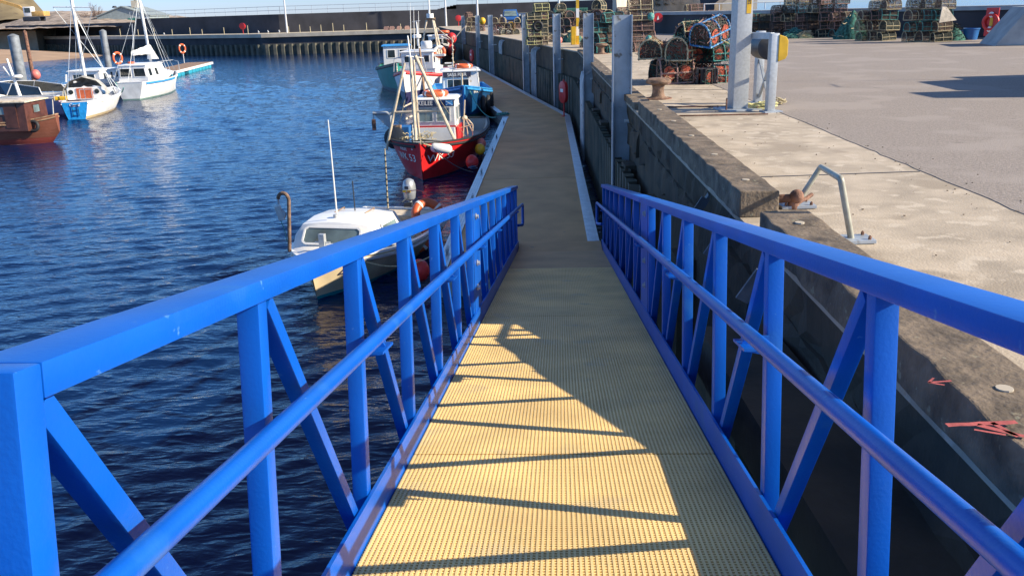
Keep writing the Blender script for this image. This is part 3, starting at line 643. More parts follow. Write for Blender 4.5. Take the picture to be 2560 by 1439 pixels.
# ---- left shore
def heightmesh(name, m, x0, x1, y0, y1, nx, ny, fn, kind='structure'):
    vs = [(x0 + (x1 - x0) * i / nx, y0 + (y1 - y0) * j / ny, 0) for j in range(ny + 1) for i in range(nx + 1)]
    vs = [(x, y, fn(x, y)) for x, y, z in vs]
    fs = [(j * (nx + 1) + i, j * (nx + 1) + i + 1, (j + 1) * (nx + 1) + i + 1, (j + 1) * (nx + 1) + i) for j in range(ny) for i in range(nx)]
    me = bpy.data.meshes.new(name); me.from_pydata(vs, [], fs); me.materials.append(M[m]); me.polygons.foreach_set('use_smooth', [True] * len(fs))
    o = bpy.data.objects.new(name, me); COL.objects.link(o); o['kind'] = kind; return o
from mathutils import noise as NZ
def hillh(x, y):
    k = max(0, min(1, (-x / y - .485) / .04)); k = k * k * (3 - 2 * k)
    f = max(0, min(1, (y - 192) / 14))
    base = 4.0 + (1.6 + 7.5 * f) * k
    e = max(0, min(1, (-58 - x) / 10)); b2 = max(0, min(1, (420 - y) / 100))
    return (base + NZ.noise(Vector((x * .12, y * .12, 0))) * (.5 + 1.6 * k)) * e * b2 - (1 - e * b2) * 3
heightmesh('grassy_hill', 'hill', -260, -46, 190, 430, 90, 70, hillh)
def rubh(x, y):
    f = max(0, min(1, (y - (140.5 + (-56 - x) * .93) - 1.0) / 14.0)); e = max(0, min(1, (-50 - x) / 8))
    return (4.0 + 3.0 * f * max(0, min(1, (-x - 62) / 30)) + NZ.noise(Vector((x * .6, y * .6, 3))) * .28) * e - (1 - e) * 3
heightmesh('rubble_bank', 'rubble', -190, -46, 142, 215, 110, 60, rubh)
def beachh(x, y):
    d = ((x + 104) / 46.0) ** 2 + ((y - 128) / 26.0) ** 2
    return 2.3 * (1 - d) if d < 2 else -2.3
heightmesh('beach', 'sand', -190, -48, 95, 172, 70, 50, beachh)
# embankment block at left edge
mb = MB(); mb.prism([(0, 0), (16, 0), (16, 14), (0, 14)], 0, 4.6); 
p = aty(-60, 80, 150); single(mb, 'stone_pier', 'paleconc', 'pale stone block at the left end of the breakwater wall', 'pier', (p.x - 7, 150, -1), .1, smooth=0)
# shed
def shed(p, w_, d_, h0, h1, rz, label, mwall, mroof, chim=True):
    o = thing('harbour_shed', label, 'building', p, rz)
    mb = MB(); mb.prism([(-w_ / 2, 0), (w_ / 2, 0), (w_ / 2, h0), (0, h1), (-w_ / 2, h0)], 0, d_, 'y'); mb.build('wall', mwall, o, smooth=0)
    rf = MB()
    for sg in (-1, 1): rf.add([(sg * (w_ / 2 + .3), -.3, h0 - .12), (0, -.3, h1 + .03), (0, d_ + .3, h1 + .03), (sg * (w_ / 2 + .3), d_ + .3, h0 - .12), (sg * (w_ / 2 + .3), -.3, h0 + .03), (0, -.3, h1 + .2), (0, d_ + .3, h1 + .2), (sg * (w_ / 2 + .3), d_ + .3, h0 + .03)], [(0, 1, 2, 3), (4, 7, 6, 5), (0, 4, 5, 1), (1, 5, 6, 2), (2, 6, 7, 3), (3, 7, 4, 0)])
    r_ = rf.build('roof', mroof, o, smooth=0)
    if chim:
        MB().box((1.6, 3, h1 + .5), (1.2, 1.2, 1.3)).build('chimney', 'paleconc', r_, smooth=0); MB().lathe([(.2, 0), (.16, .8)], (1.6, 3, h1 + 1.15), 8).build('chimney_pot', 'dark', r_); MB().lathe([(.5, 0), (.3, .35)], (-1.8, 1.5, h1 - .1), 10).build('vent', 'dark', r_)
        MB().box((1.6, -.03, .9), (1.5, .06, 1.3)).build('door', 'green', o, smooth=0); MB().box((4.0, -.03, 1.2), (1.2, .06, .8)).build('window', 'pale_blue' if 'pale_blue' in M else 'letter', o, smooth=0)
    return o
p = aty(310, 60, 172); shed((p.x, 172, 3.6), 9.6, 12, 2.0, 3.6, .05, 'grey gabled harbour building with a chimney behind the yacht mast', 'shed', 'shed')
p = aty(138, 47, 215); shed((p.x, 215, 4.6), 3.4, 5, 1.3, 2.2, -.7, 'small dark hut with a brown roof beside the excavator', 'dark', 'wood', False)
# bare bushes
def bush(p, r, h, label, seed):
    rr = random.Random(seed); o = thing('bare_bush', label, 'bush', p, 0, 'leafless bushes by the grey harbour building'); mb = MB(); tw = MB()
    for k in range(26):
        a = rr.uniform(0, 6.28); q = rr.uniform(.2, 1) * r; e = Vector((q * math.cos(a), q * math.sin(a), h * rr.uniform(.5, 1)))
        mid = e * .5 + Vector((rr.uniform(-.1, .1), rr.uniform(-.1, .1), .1)); mb.tube([(0, 0, 0), mid, e], [.05, .03, .01], 4)
        for j in range(14):
            s_ = mid.lerp(e, rr.random()); d = Vector((rr.uniform(-1, 1), rr.uniform(-1, 1), rr.uniform(0, 1.2))) * r * .28; tw.tube([s_, s_ + d], [.022, .008], 3, cap=False)
    mb.build('stem', 'leafless', o); tw.build('twigs', 'leafless', o, recalc=False)
for (px, Y, r, h, lb, sd) in ((222, 178, 1.9, 2.4, 'low bare bush left of the grey harbour building', 1), (243, 176, 1.5, 4.2, 'tallest bare bush next to the grey harbour building', 2), (185, 185, 1.6, 2.8, 'thin bare bush behind the yacht mast', 3)):
    p = aty(px, 50, Y); p.z = 4.0; bush(p, r, h, lb, sd)
# excavator
p = aty(85, 42, 165); ex = thing('excavator', 'yellow excavator with white cab and raised boom on the rubble bank', 'excavator', (p.x, 165, 5.1), 0)
MB().bb((-1.5, -1.2, 0), (1.5, -.7, .8)).build('track', 'dark', ex, bevel=.15); MB().bb((-1.5, .7, 0), (1.5, 1.2, .8)).build('track', 'dark', ex, bevel=.15)
MB().bb((.1, -1.15, .85), (2.4, 1.15, 1.7)).build('engine_cover', 'excav', ex, bevel=.12); c_ = MB().bb((-1.2, -1.15, .85), (.35, .1, 2.5)).build('cab', 'white', ex, bevel=.12)
MB().bb((-.9, -1.19, 1.5), (.1, -1.14, 2.3)).build('window', 'glass', c_, smooth=0); MB().bb((-1.24, -1.0, 1.4), (-1.19, 0, 2.3)).build('window', 'glass', c_, smooth=0)
mb = MB(); mb.bar((-1.1, .5, 1.4), (-2.6, .5, 2.6), .4, .45); mb.bar((-2.6, .5, 2.6), (-6.0, .5, 3.7), .38, .5); mb.build('boom', 'excav', ex, smooth=0)
mb = MB(); mb.bar((-5.9, .5, 3.9), (-7.2, .5, .8), .32, .42); mb.build('dipper_arm', 'excav', ex, smooth=0); MB().prism([(-7.9, -.1), (-6.9, 0), (-6.8, .9), (-7.4, .9), (-8.1, .5)], .1, .9, 'y').build('bucket', 'rust', ex, smooth=0)
# ---- left floating pontoon with blue floats
A = at(258, 222, .5); B = at(530, 155, .5); d = (B - A); Lp = d.length; rz = math.atan2(d.y, d.x) - math.pi / 2
lpn = thing('left_pontoon', 'grey decked pontoon on turquoise floats behind the moored yachts', 'pontoon', (A.x, A.y, 0), rz)
MB().bb((-2.4, 0, .38), (0, Lp, .52)).build('decking', 'wood', lpn, smooth=0); MB().bb((-.0, 0, .30), (.10, Lp, .50)).build('edge_beam', 'white', lpn, smooth=0); MB().bb((-2.5, 0, .30), (-2.4, Lp, .50)).build('edge_beam', 'white', lpn, smooth=0)
M['float'] = mat('turquoise_plastic', (0.03, 0.30, 0.42), 0.45, var=0.15, scale=3)
k = 8.0
while k < Lp - 1:
    if int(k * 7) % 5: MB().bb((-.9, k, -.2), (.04, k + 1.15, .30)).build('float', 'float', lpn, smooth=30, bevel=.08)
    k += 1.35
def pile(px, py0, px1, py1, Y, r, m, label):
    top = aty(px, py0, Y); o = thing('mooring_pile', label, 'pile', (top.x, Y, -2)); MB().tube([(0, 0, 0), (0, 0, top.z + 2)], r, 14).build('shaft', m, o); MB().lathe([(r * 1.02, 0), (r * 1.02, .05), (r * .2, .18)], (0, 0, top.z + 2), 14).build('cap', m, o)
pile(257, 80, 0, 0, 67, .24, 'pileg', 'tall grey steel mooring pile between the two sailing boats'); pile(33, 92, 0, 0, 60, .34, 'pileg', 'thick grey steel mooring pile behind the motor cruiser'); pile(62, 82, 0, 0, 64, .13, 'rust', 'thin rusty mooring pile behind the motor cruiser')
mb = MB(); mb.ball((0, 0, 0), .28, 16, 1.15); p = aty(89, 187, 56); single(mb, 'mooring_buoy', 'pink', 'big red buoy behind the motor cruiser windscreen', 'buoy', p)
# ---- sea side of the yard
sw = thing('sea_wall', 'low sea wall with a ledge behind the stacked creels at the back of the yard', 'wall', (19, 38, QZ))
SO = (19, 38, QZ); path = [(27.5, 8), (27.3, 20), (24.4, 32.6), (20.2, 39.4), (14.8, 47.2), (9.6, 59.0), (4.4, 86), (1.4, 111)]
def strip(mb, path, o0, o1, z0, z1, org):
    P = [Vector(p) for p in path]; N = []
    for i in range(len(P)):
        t = (P[min(i + 1, len(P) - 1)] - P[max(0, i - 1)]).normalized(); N.append(Vector((t.y, -t.x)))
    a = [p + n * o0 for p, n in zip(P, N)]; b = [p + n * o1 for p, n in zip(P, N)]
    secs = [[(u.x - org[0], u.y - org[1], z0 - org[2]), (v.x - org[0], v.y - org[1], z0 - org[2]), (v.x - org[0], v.y - org[1], z1 - org[2]), (u.x - org[0], u.y - org[1], z1 - org[2])] for u, v in zip(a, b)]
    mb.loft(secs, close=True)
mb = MB(); strip(mb, path, 0, 1.2, -2, QZ + 1.12, SO); mb.build('wall_body', 'wallb', sw, smooth=0)
mb = MB(); strip(mb, path, -.12, 1.3, QZ + 1.121, QZ + 1.30, SO); mb.build('coping', 'greyconc', sw, smooth=0)
# curved concrete wave return with triangular relief
wr = thing('wave_wall', 'curved pale concrete wave wall with rows of triangular relief above the yard', 'sea wall', (9, 72, QZ)); WO = (9, 72)
mb = MB(); NS = 22; pa = []
for i in range(NS + 1):
    f = i / NS; P = aty(1545 + 210 * f, 20, 66 + 7 * math.sin(f * math.pi)); pa.append((P.x, P.y))
def wp(i, k, off=0): # k height fraction
    x, y = pa[i]; return Vector((x - WO[0], y - WO[1] + k * 2.2 - off, 1.3 + k * 2.6))
secs = [[wp(i, 0) + Vector((0, 0, -1.6)), wp(i, 0), wp(i, .12), wp(i, .12) + Vector((0, .25, 0)), wp(i, 1), wp(i, 1) + Vector((0, 1.2, 0)), wp(i, 0) + Vector((0, 3.2, -1.6))] for i in range(NS + 1)]
mb.loft(secs, close=True); mb.build('apron', 'paleconc', wr, smooth=0)
mb = MB()
for i in range(4, NS - 1, 2):
    for r in range(6):
        k0, k1 = .16 + r * .14, .16 + r * .14 + .12
        a, b, c = wp(i, k0), wp(i + 2, k0), wp(i, k1); g = wp(i, k0, .45) + Vector((0, 0, .05))
        mb.add([a + Vector((.05, .25, 0)), b + Vector((-.05, .25, 0)), c + Vector((.05, .25, 0)), g + Vector((.1, .1, .1))], [(0, 1, 3), (1, 2, 3), (2, 0, 3), (0, 2, 1)])
mb.build('relief', 'paleconc', wr, smooth=0)
p = aty(1880, 5, 68); mb = MB(); mb.prism([(-.6, 0), (2.0, 0), (2.0, 1.2), (.3, 1.2), (-.6, .5)], 0, 2.5, 'y'); single(mb, 'concrete_block', 'paleconc', 'pale concrete block behind the steel column on the sea wall', 'block', (p.x - 1.6, 68, QZ + 1.2), 0, smooth=0)
sr = thing('sea_railing', 'short pale railing on the sea wall left of the steel column', 'railing', (aty(1760, 20, 57).x, 57, QZ + 1.3))
for k in range(8): MB().tube([(k * .95, 0, 0), (k * .95, 0, .42)], .03, 5).build('post', 'gwhite', sr)
MB().tube([(0, 0, .40), (6.65, 0, .40)], .03, 5).build('rail', 'gwhite', sr)
# slanted concrete slab, lifebuoy board, blue tub, white panel at the right
p = at(2520, 118, QZ); mb = MB(); mb.prism([(0, 0), (6, 0), (6, 1.3), (.95, 1.3)], 0, 2.2, 'y'); q = at(2487, 116, QZ); single(mb, 'concrete_ramp_block', 'greyconc', 'slanted grey concrete block against the sea wall at the right', 'block', (q.x, q.y, QZ), -.25, smooth=0, bevel=.03)
q = aty(2478, 64, 35.2); lb = thing('lifebuoy_board', 'upright red board holding a red and white lifebuoy on the sea wall', 'lifebuoy', (q.x, q.y, QZ + .18), -1.0)
MB().box((0, 0, .55), (.5, .04, 1.05)).build('board', 'redp', lb, smooth=0, bevel=.01); MB().torus((0, -.08, .55), .27, .07, Matrix.Rotation(math.pi / 2, 3, 'X')).build('ring', 'redp', lb)
for sg in (-1, 1): MB().torus((0, -.08, .55 + sg * .27), .06, .055, Matrix.Rotation(math.pi / 2, 3, 'X'), 12, 8).build('band', 'letter', lb)
MB().box((0, -.03, .55), (.12, .02, .3)).build('notice', 'yellow', lb, smooth=0)
q = at(2422, 100, QZ); mb = MB(); mb.lathe([(.30, 0), (.36, .42), (.38, .42), (.38, .46), (.33, .46), (.28, .05)], (0, 0, 0), 20); single(mb, 'blue_tub', 'binb', 'blue plastic tub at the foot of the sea wall', 'tub', q)
q = aty(2365, 50, 35.5); mb = MB(); mb.add([(-.25, 0, 0), (.42, 0, .08), (.05, .15, .58), (-.12, .15, .6), (-.25, .05, 0), (.42, .05, .08), (.05, .2, .58), (-.12, .2, .6)], [(0, 1, 2, 3), (7, 6, 5, 4), (0, 4, 5, 1), (1, 5, 6, 2), (2, 6, 7, 3), (3, 7, 4, 0)])
single(mb, 'white_panel', 'cream', 'pale tilted panel wedged behind the right stack of creels', 'panel', (q.x, q.y, QZ + .75), 0, smooth=0)
# off-frame flatbed truck whose shadow falls on the yard
tr = thing('parked_truck', 'grey parked pickup whose shadow falls across the yard', 'truck', (13.2, 17.3, QZ), math.pi / 2)
MB().bb((-2.6, -.9, .5), (-1.5, .9, 2.6)).build('equipment_box', 'dark', tr, bevel=.04); MB().bb((-1.48, -.92, .5), (2.1, .92, 1.35)).build('body', 'gwhite', tr, bevel=.1)
mb = MB(); mb.prism([(-1.45, 1.35), (1.4, 1.35), (.9, 2.0), (-1.2, 2.08)], -.85, .85, 'y'); mb.build('cab', 'glass', tr, smooth=0, bevel=.05)
for x in (-1.8, 1.6):
    for y in (-.85, .85): MB().lathe([(.2, -.11), (.36, -.1), (.36, .1), (.2, .11)], (x, y, .36), 18, 'y').build('wheel', 'black', tr)
MB().tube([(-.4, .8, 1.9), (-.5, .8, 2.7), (-.2, .8, 3.05), (.6, .8, 3.0)], .012, 5).build('aerial', 'black', tr)
MB().tube([(1.4, .9, 1.2), (1.4, .9, 3.4)], .02, 5).build('flag_pole', 'black', tr)
# ================================================================== QUAY FURNITURE
def bollard(p, label, s=1.0):
    mb = MB(); mb.lathe([(.20, 0), (.20, .02), (.135, .05), (.115, .12), (.115, .22), (.13, .27), (.235, .30), (.25, .33), (.24, .37), (.19, .395), (.05, .40)], (0, 0, 0), 24, sc=(1, 1))
    o = thing('mooring_bollard', label, 'bollard', p, .3, 'rusty mushroom bollards on the quay edge'); o.scale = (s, s, s); mb.build('body', 'rustl', o); MB().lathe([(.27, 0), (.27, .018)], (0, 0, 0), 20).build('base_plate', 'rust', o)
bollard(at(1645, 247, QZ), 'near rusty mushroom bollard in front of the colourful creel heap', .98); bollard(at(1503, 135, QZ), 'far rusty mushroom bollard between the first two steel piles', 1.0)
# ladder hoop handrail
b1, b2 = at(2128, 597, QZ + .02), at(1990, 512, QZ + .02); t1 = aty(2102, 447, b1.y + .0); t2 = aty(2052, 417, b2.y - .02)
o = thing('ladder_hoop', 'bent grey tube handrail hoop bolted to the quay edge', 'handrail', b1)
def LL(p): return Vector(p) - b1
def rnd(pts, r, n=5):
    pts = [Vector(p) for p in pts]; out = [pts[0]]
    for i in range(1, len(pts) - 1):
        a, b, c = pts[i - 1], pts[i], pts[i + 1]; u = (a - b).normalized() * r; v = (c - b).normalized() * r
        for k in range(n + 1): f = k / n; out.append((b + u).lerp(b, f).lerp(b.lerp(b + v, f), f))
    return out + [pts[-1]]
MB().tube(rnd([LL(b1), LL(t1), LL(t2), LL(b2)], .03), .024, 14).build('tube', 'hoopg', o)
for b in (b1, b2):
    c = LL(b); MB().box(c + Vector((0, 0, -.002)), (.30, .20, .026), Matrix.Rotation(.0, 3, 'Z')).build('base_plate', 'galvd', o, smooth=0, bevel=.003)
    for i in (-1, 1):
        for j in (-1, 1): MB().lathe([(.013, 0), (.013, .022), (.007, .024), (.007, .03)], c + Vector((i * .11, j * .07, .011)), 6).build('bolt', 'rust', o)
# shackle and pin
p = at(1975, 508, QZ + .05); mb = MB(); mb.tube([(-.22, .02, .0), (-.20, .03, .035), (.06, 0, .045)], [.03, .038, .038], 10); mb.ball((.05, -.01, .06), .062, 12); mb.lathe([(.045, 0), (.05, .05), (.03, .1)], (.03, 0, -.05), 10); mb.tube([(.05, -.02, .0), (.16, .05, .03), (.22, .1, .05)], .018, 8)
single(mb, 'mooring_shackle', 'rust', 'rusty mooring pin and shackle lying by the foot of the hoop handrail', 'shackle', p)
# steel column with frame
GZ = QZ
c0 = at(1843, 274, GZ); fr = thing('gantry_column', 'tall galvanised steel column with yellow notice plate beside the roller frame', 'column', c0, .12)
mb = MB(); mb.bb((-.15, -.01, .03), (.15, .01, 5)); mb.bb((-.16, -.15, .03), (-.145, .15, 5)); mb.bb((.145, -.15, .03), (.16, .15, 5)); mb.bb((-.145, -.15, .03), (-.12, -.138, 5)); mb.bb((.12, -.15, .03), (.145, -.138, 5))
mb2 = MB(); mb2.bb((-.13, -.14, .03), (.13, .14, 5.2)); mb2.build('shaft', 'galv', fr, bevel=.008); MB().bb((-.33, -.27, 0), (.33, .27, .028)).build('base_plate', 'galvd', fr, smooth=0)
for x, y in ((-.27, -.2), (-.2, -.02)): MB().tube([(x, y, .02), (x, y, .2)], .014, 6).build('anchor_bolt', 'rust', fr)
for x, y in ((.27, -.2), (.27, .2), (-.27, .2)): MB().tube([(x, y, .02), (x, y, .06)], .014, 6).build('anchor_bolt', 'rust', fr)
n_ = MB().bb((.02, -.146, 1.55), (.10, -.142, 2.35)).build('notice_plate', 'yellow', fr, smooth=0)
text('ROPES', .075, 'letterd', fr, (.06, -.1485, 1.80), (0, 0, -1), (1, 0, 0), extrude=.001)
q0, q1 = at(1924, 280, GZ), at(1893, 258, GZ); f2 = thing('roller_frame', 'galvanised frame with two posts cross bracing a dark roller and a yellow end box', 'frame', q0)
v = Vector((q1.x - q0.x, q1.y - q0.y, 0)); H2 = 1.22
for c in (Vector((0, 0, 0)), v):
    MB().box(c + Vector((0, 0, H2 / 2 + .02)), (.13, .13, H2), Matrix.Rotation(.12, 3, 'Z')).build('post', 'galv', f2, bevel=.008); MB().box(c + Vector((.02, 0, .01)), (.30, .26, .02), Matrix.Rotation(.12, 3, 'Z')).build('base_plate', 'galvd', f2, smooth=0)
MB().bar(Vector((0, 0, .1)), v + Vector((0, 0, .78)), .04, .05).build('brace', 'galvd', f2, smooth=0); MB().bar(Vector((-.02, 0, .80)), v + Vector((.02, 0, .1)), .04, .05).build('brace', 'galvd', f2, smooth=0)
cc = v * .5 + Vector((-.02, .02, 1.0)); MB().lathe([(.16, -.30), (.2, -.28), (.2, .28), (.16, .30)], cc, 22, 'y').build('roller', 'dark', f2)
bx = MB(); bx.prism([(-.02, .80), (.10, .84), (.13, .90), (.13, 1.12), (.10, 1.18), (-.02, 1.22)], -.09, .09, 'y'); b_ = bx.build('end_box', 'yellow', f2, smooth=0, bevel=.01); b_.location = (.085, .02, 0)
MB().bar(Vector((-.02, .02, H2 - .02)), Vector((c0.x - q0.x + .14, c0.y - q0.y, H2 - .02)), .08, .10).build('tie_beam', 'galv', f2, smooth=0)
ropeheap(at(1905, 272, GZ), 'ropey', 'coil of pale yellow rope at the foot of the roller frame', .20, 6, .017, 5, .12)
ropeheap(at(1948, 262, GZ), 'ropec', 'frayed end of rope beside the roller frame post', .11, 5, .010, 6, .14)
mb = MB(); a = at(1670, 268, GZ + .02); b = at(1815, 266, GZ + .03); mb.tube([a, a.lerp(b, .4) + Vector((0, .03, 0)), b], .014, 6)
o = mb.build('iron_rod', 'rust', None); tag(o, 'thin rusty rod lying on the quay left of the steel column', 'rod')
mb = MB(); a = at(1685, 290, GZ + .02); b = at(1920, 285, GZ + .03); mb.tube([a, b], .012, 6); o = mb.build('iron_rod', 'rust', None); tag(o, 'longer thin rusty rod lying nearest on the quay', 'rod')
# yellow striped post, fenders and buoys on the quay
p = at(1438, 112, GZ); o = thing('striped_post', 'yellow and white banded post standing in a yellow box by the quay edge', 'post', p)
MB().bb((-.20, -.18, 0), (.02, .18, .85)).build('base_box', 'yellow', o, smooth=0, bevel=.02); mb = MB(); mb.m = 0
for k in range(8): mb.m = k % 2; mb.bb((.05, -.09, .0 + k * .42), (.19, .09, .42 + k * .42))
mb.build('banded_pole', ['yellow', 'letter'], o, smooth=0)
# blue van
p = at(1277, 66, GZ); vn = thing('blue_van', 'blue van parked by the far creels seen from the front', 'van', (p.x, p.y, GZ), 0); 
secs = []
for (y, hw, z0, z1, tw) in ((0, .78, .35, .72, .74), (.12, .86, .28, .82, .82), (.85, .88, .26, 1.0, .80), (1.55, .88, .26, 1.62, .70), (1.9, .88, .26, 1.74, .70), (4.2, .88, .26, 1.74, .70), (4.35, .86, .3, 1.68, .68)):
    zb = min(z1, 1.0) if y > .5 else z1 - .05
    secs.append([(-hw, y, z0), (hw, y, z0), (hw, y, zb), (tw, y, z1), (-tw, y, z1), (-hw, y, zb)])
MB().loft(secs, close=True).build('body', 'vanblue', vn, smooth=30, bevel=.03)
mb = MB(); mb.add([(-.72, .86, 1.06), (.72, .86, 1.06), (.62, 1.48, 1.58), (-.62, 1.48, 1.58), (-.72, .80, 1.06), (.72, .80, 1.06), (.62, 1.42, 1.6), (-.62, 1.42, 1.6)], [(0, 1, 2, 3), (7, 6, 5, 4), (0, 4, 5, 1), (1, 5, 6, 2), (2, 6, 7, 3), (3, 7, 4, 0)]); mb.build('windscreen', 'glassl', vn, smooth=0)
for sg in (-1, 1):
    MB().box((sg * 1.0, .95, 1.12), (.18, .08, .2)).build('mirror', 'white', vn, bevel=.03); MB().lathe([(.11, -.03), (.13, .0), (.1, .03)], (sg * .6, 0, .62), 14, 'y').build('headlight', 'letter', vn)
    for y in (.85, 3.5): MB().lathe([(.2, -.1), (.31, -.09), (.31, .09), (.2, .1)], (sg * .8, y, .31), 16, 'x').build('wheel', 'black', vn)
MB().box((0, -.02, .42), (.52, .03, .11)).build('number_plate', 'yellow', vn, smooth=0); MB().box((0, -.01, .62), (.8, .03, .12)).build('grille', 'black', vn, smooth=0)
p = aty(1428, 25, 88); mb = MB(); o = thing('green_container', 'green metal container standing behind the round creels', 'container', (p.x, 88, GZ)); MB().bb((-1.6, 0, 0), (1.6, 2, 1.7)).build('body', 'cont', o, smooth=0)
for k in range(13): MB().bb((-1.55 + k * .25, -.03, .1), (-1.47 + k * .25, .0, 1.6)).build('rib', 'cont', o, smooth=0)
# warning sign and board near the sea wall
p = aty(1645, 45, 57); o = thing('warning_sign', 'round dark red sign with a pale mark on the sea wall', 'sign', p); MB().lathe([(.30, -.02), (.30, .02)], (0, 0, 0), 22, 'y').build('disc', 'redp', o); MB().prism([(-.07, -.12), (.07, -.12), (.0, .14)], -.035, -.022, 'y').build('symbol', 'letter', o, smooth=0)
p = at(1677, 76, GZ); o = thing('notice_board', 'pale notice board on two posts in front of the sea wall', 'board', p); MB().bb((-.2, 0, .35), (.28, .03, 1.0)).build('panel', 'gwhite', o, smooth=0); MB().bb((.32, -.1, .3), (.85, -.06, .95)).build('panel', 'cream', o, smooth=0)
for x in (-.16, .3): MB().tube([(x, .03, 0), (x, .03, 1.1)], .025, 6).build('post', 'galvd', o)
# fish boxes
def fishbox(p, rz, label, m='foam', s=(.8, .5, .35)):
    o = thing('fish_box', label, 'box', p, rz, 'pale fish boxes on the quay'); x, y, z = s; mb = MB()
    mb.bb((-x / 2, -y / 2, 0), (x / 2, y / 2, .04)); mb.bb((-x / 2, -y / 2, .041), (-x / 2 + .04, y / 2, z)); mb.bb((x / 2 - .04, -y / 2, .041), (x / 2, y / 2, z)); mb.bb((-x / 2 + .041, -y / 2, .041), (x / 2 - .041, -y / 2 + .04, z)); mb.bb((-x / 2 + .041, y / 2 - .04, .041), (x / 2 - .041, y / 2, z)); mb.build('tray', m, o, smooth=0)
    MB().bb((-x / 2 - .01, -y / 2 - .01, z), (x / 2 + .01, y / 2 + .01, z + .05)).build('lid', m, o, smooth=0, bevel=.01)
fishbox(at(1945, 92, GZ), .1, 'white polystyrene box at the foot of the dark creel wall', 'foam', (1.0, .5, .34)); fishbox(at(1366, 98, GZ), .3, 'cream box beside the yellow ribbed creels on the quay edge', 'cream', (.6, .45, .28))
fishbox(at(1822, 118, GZ), 0, 'pale blue box behind the colourful creel heap', 'float', (.55, .5, .3))
def ball(px, py, Y, r, m, label): single(MB().ball((0, 0, 0), r, 14, 1.1), 'buoy', m, label, 'buoy', aty(px, py, Y))
ball(1358, 43, 46, .10, 'pink', 'small pink ball perched on the striped stack of creels'); ball(1398, 101, 45, .16, 'pink', 'pinkish red buoy on the quay edge beside the fourth steel pile')
ball(1206, 53, 68, .24, 'yellow', 'yellow float hanging on the far creel heap'); 
ball(1627, 42, 35.4, .14, 'ropeg', 'teal float hanging on the tall creel stack'); ball(1622, 98, 35, .13, 'ropeg', 'teal float at the foot of the tall creel stack')
p = aty(1345, 66, 45.2); o = thing('old_tyre', 'old tyre leaning on the striped creel stack', 'tyre', p); MB().torus((0, 0, 0), .20, .07, Matrix.Rotation(math.pi / 2, 3, 'X')).build('tread', 'black', o)
p = aty(1290, 70, 88); o = thing('orange_marker', 'yellow marker plate in front of the blue van', 'marker', at(1285, 78, GZ)); MB().bb((-.14, 0, .0), (.14, .04, .65)).build('plate', 'yellow', o, smooth=0)
# ------------------------------------------------------------------ CREELS
def D(y, w_=.225, h=.40):
    return [(-w_, 0), (-w_, h * .42), (-w_ * .86, h * .70), (-w_ * .5, h * .93), (0, h), (w_ * .5, h * .93), (w_ * .86, h * .70), (w_, h * .42), (w_, 0)]
def bead(mb, a, b, r, seed=0, st=.045):
    a, b = Vector(a), Vector(b); n = max(2, int((b - a).length / st)); pts = []; rs = []
    for i in range(n * 2 + 1): pts.append(a.lerp(b, i / (n * 2))); rs.append(r * (1.22 if i % 2 else .72))
    mb.tube(pts, rs, 7)
def creel_meshes(hi, L=.68, W=.225, H=.40):
    fr = MB(); hoop = [(x, y, z) for x in (-L / 2, 0, L / 2) for y, z in [(0, 0)]]
    r = .017 if hi else .014
    for x in (-L / 2, 0, L / 2):
        P = [(x, y, z + .02) for y, z in D(0, W, H)]
        for a, b in zip(P[:-1], P[1:]):
            bead(fr, a, b, r) if hi else fr.tube([a, b], r, 5, cap=False)
        bead(fr, P[-1], P[0], r) if hi else fr.tube([P[-1], P[0]], r, 5, cap=False)
    for y, z in ((-W, .02), (W, .02), (-W, H * .42 + .02), (W, H * .42 + .02), (0, H + .02)):
        bead(fr, (-L / 2, y, z), (L / 2, y, z), r) if hi else fr.tube([(-L / 2, y, z), (L / 2, y, z)], r, 5, cap=False)
    base = MB()
    for k in range(5): base.bb((-L / 2, -W + .03 + k * W * .43, .0), (L / 2, -W + .08 + k * W * .43, .018))
    net = MB(); P = [(y * .97, z * .97 + .02) for y, z in D(0, W, H)]
    net.loft([[(x, y, z) for y, z in P] for x in (-L / 2 + .006, 0, L / 2 - .006)], cap=False)
    for x in (-L / 2 + .006, L / 2 - .006): net.add([(x, y, z) for y, z in P], [tuple(range(9))])
    fun = MB()
    for sg in (-1, 1):
        fun.lathe([(.11, 0), (.075, .06), (.055, .14), (.05, .16)], (sg * .17, -W * .98, H * .45), 10, 'y', (1.1, 1.2))
        fun.lathe([(.11, 0), (.075, -.06), (.055, -.14), (.05, -.16)], (sg * .17, W * .98, H * .45), 10, 'y', (1.1, 1.2))
    fun.bb((-.02, -W * .8, .03), (.0, W * .8, H * .75)); fun.bb((L * .3, -W * .55, H * .3), (L * .31, W * .55, H * .8)); fun.bb((-L * .31, -W * .55, H * .3), (-L * .3, W * .55, H * .8))
    return fr, base, net, fun
HI = creel_meshes(True); LO = creel_meshes(False)
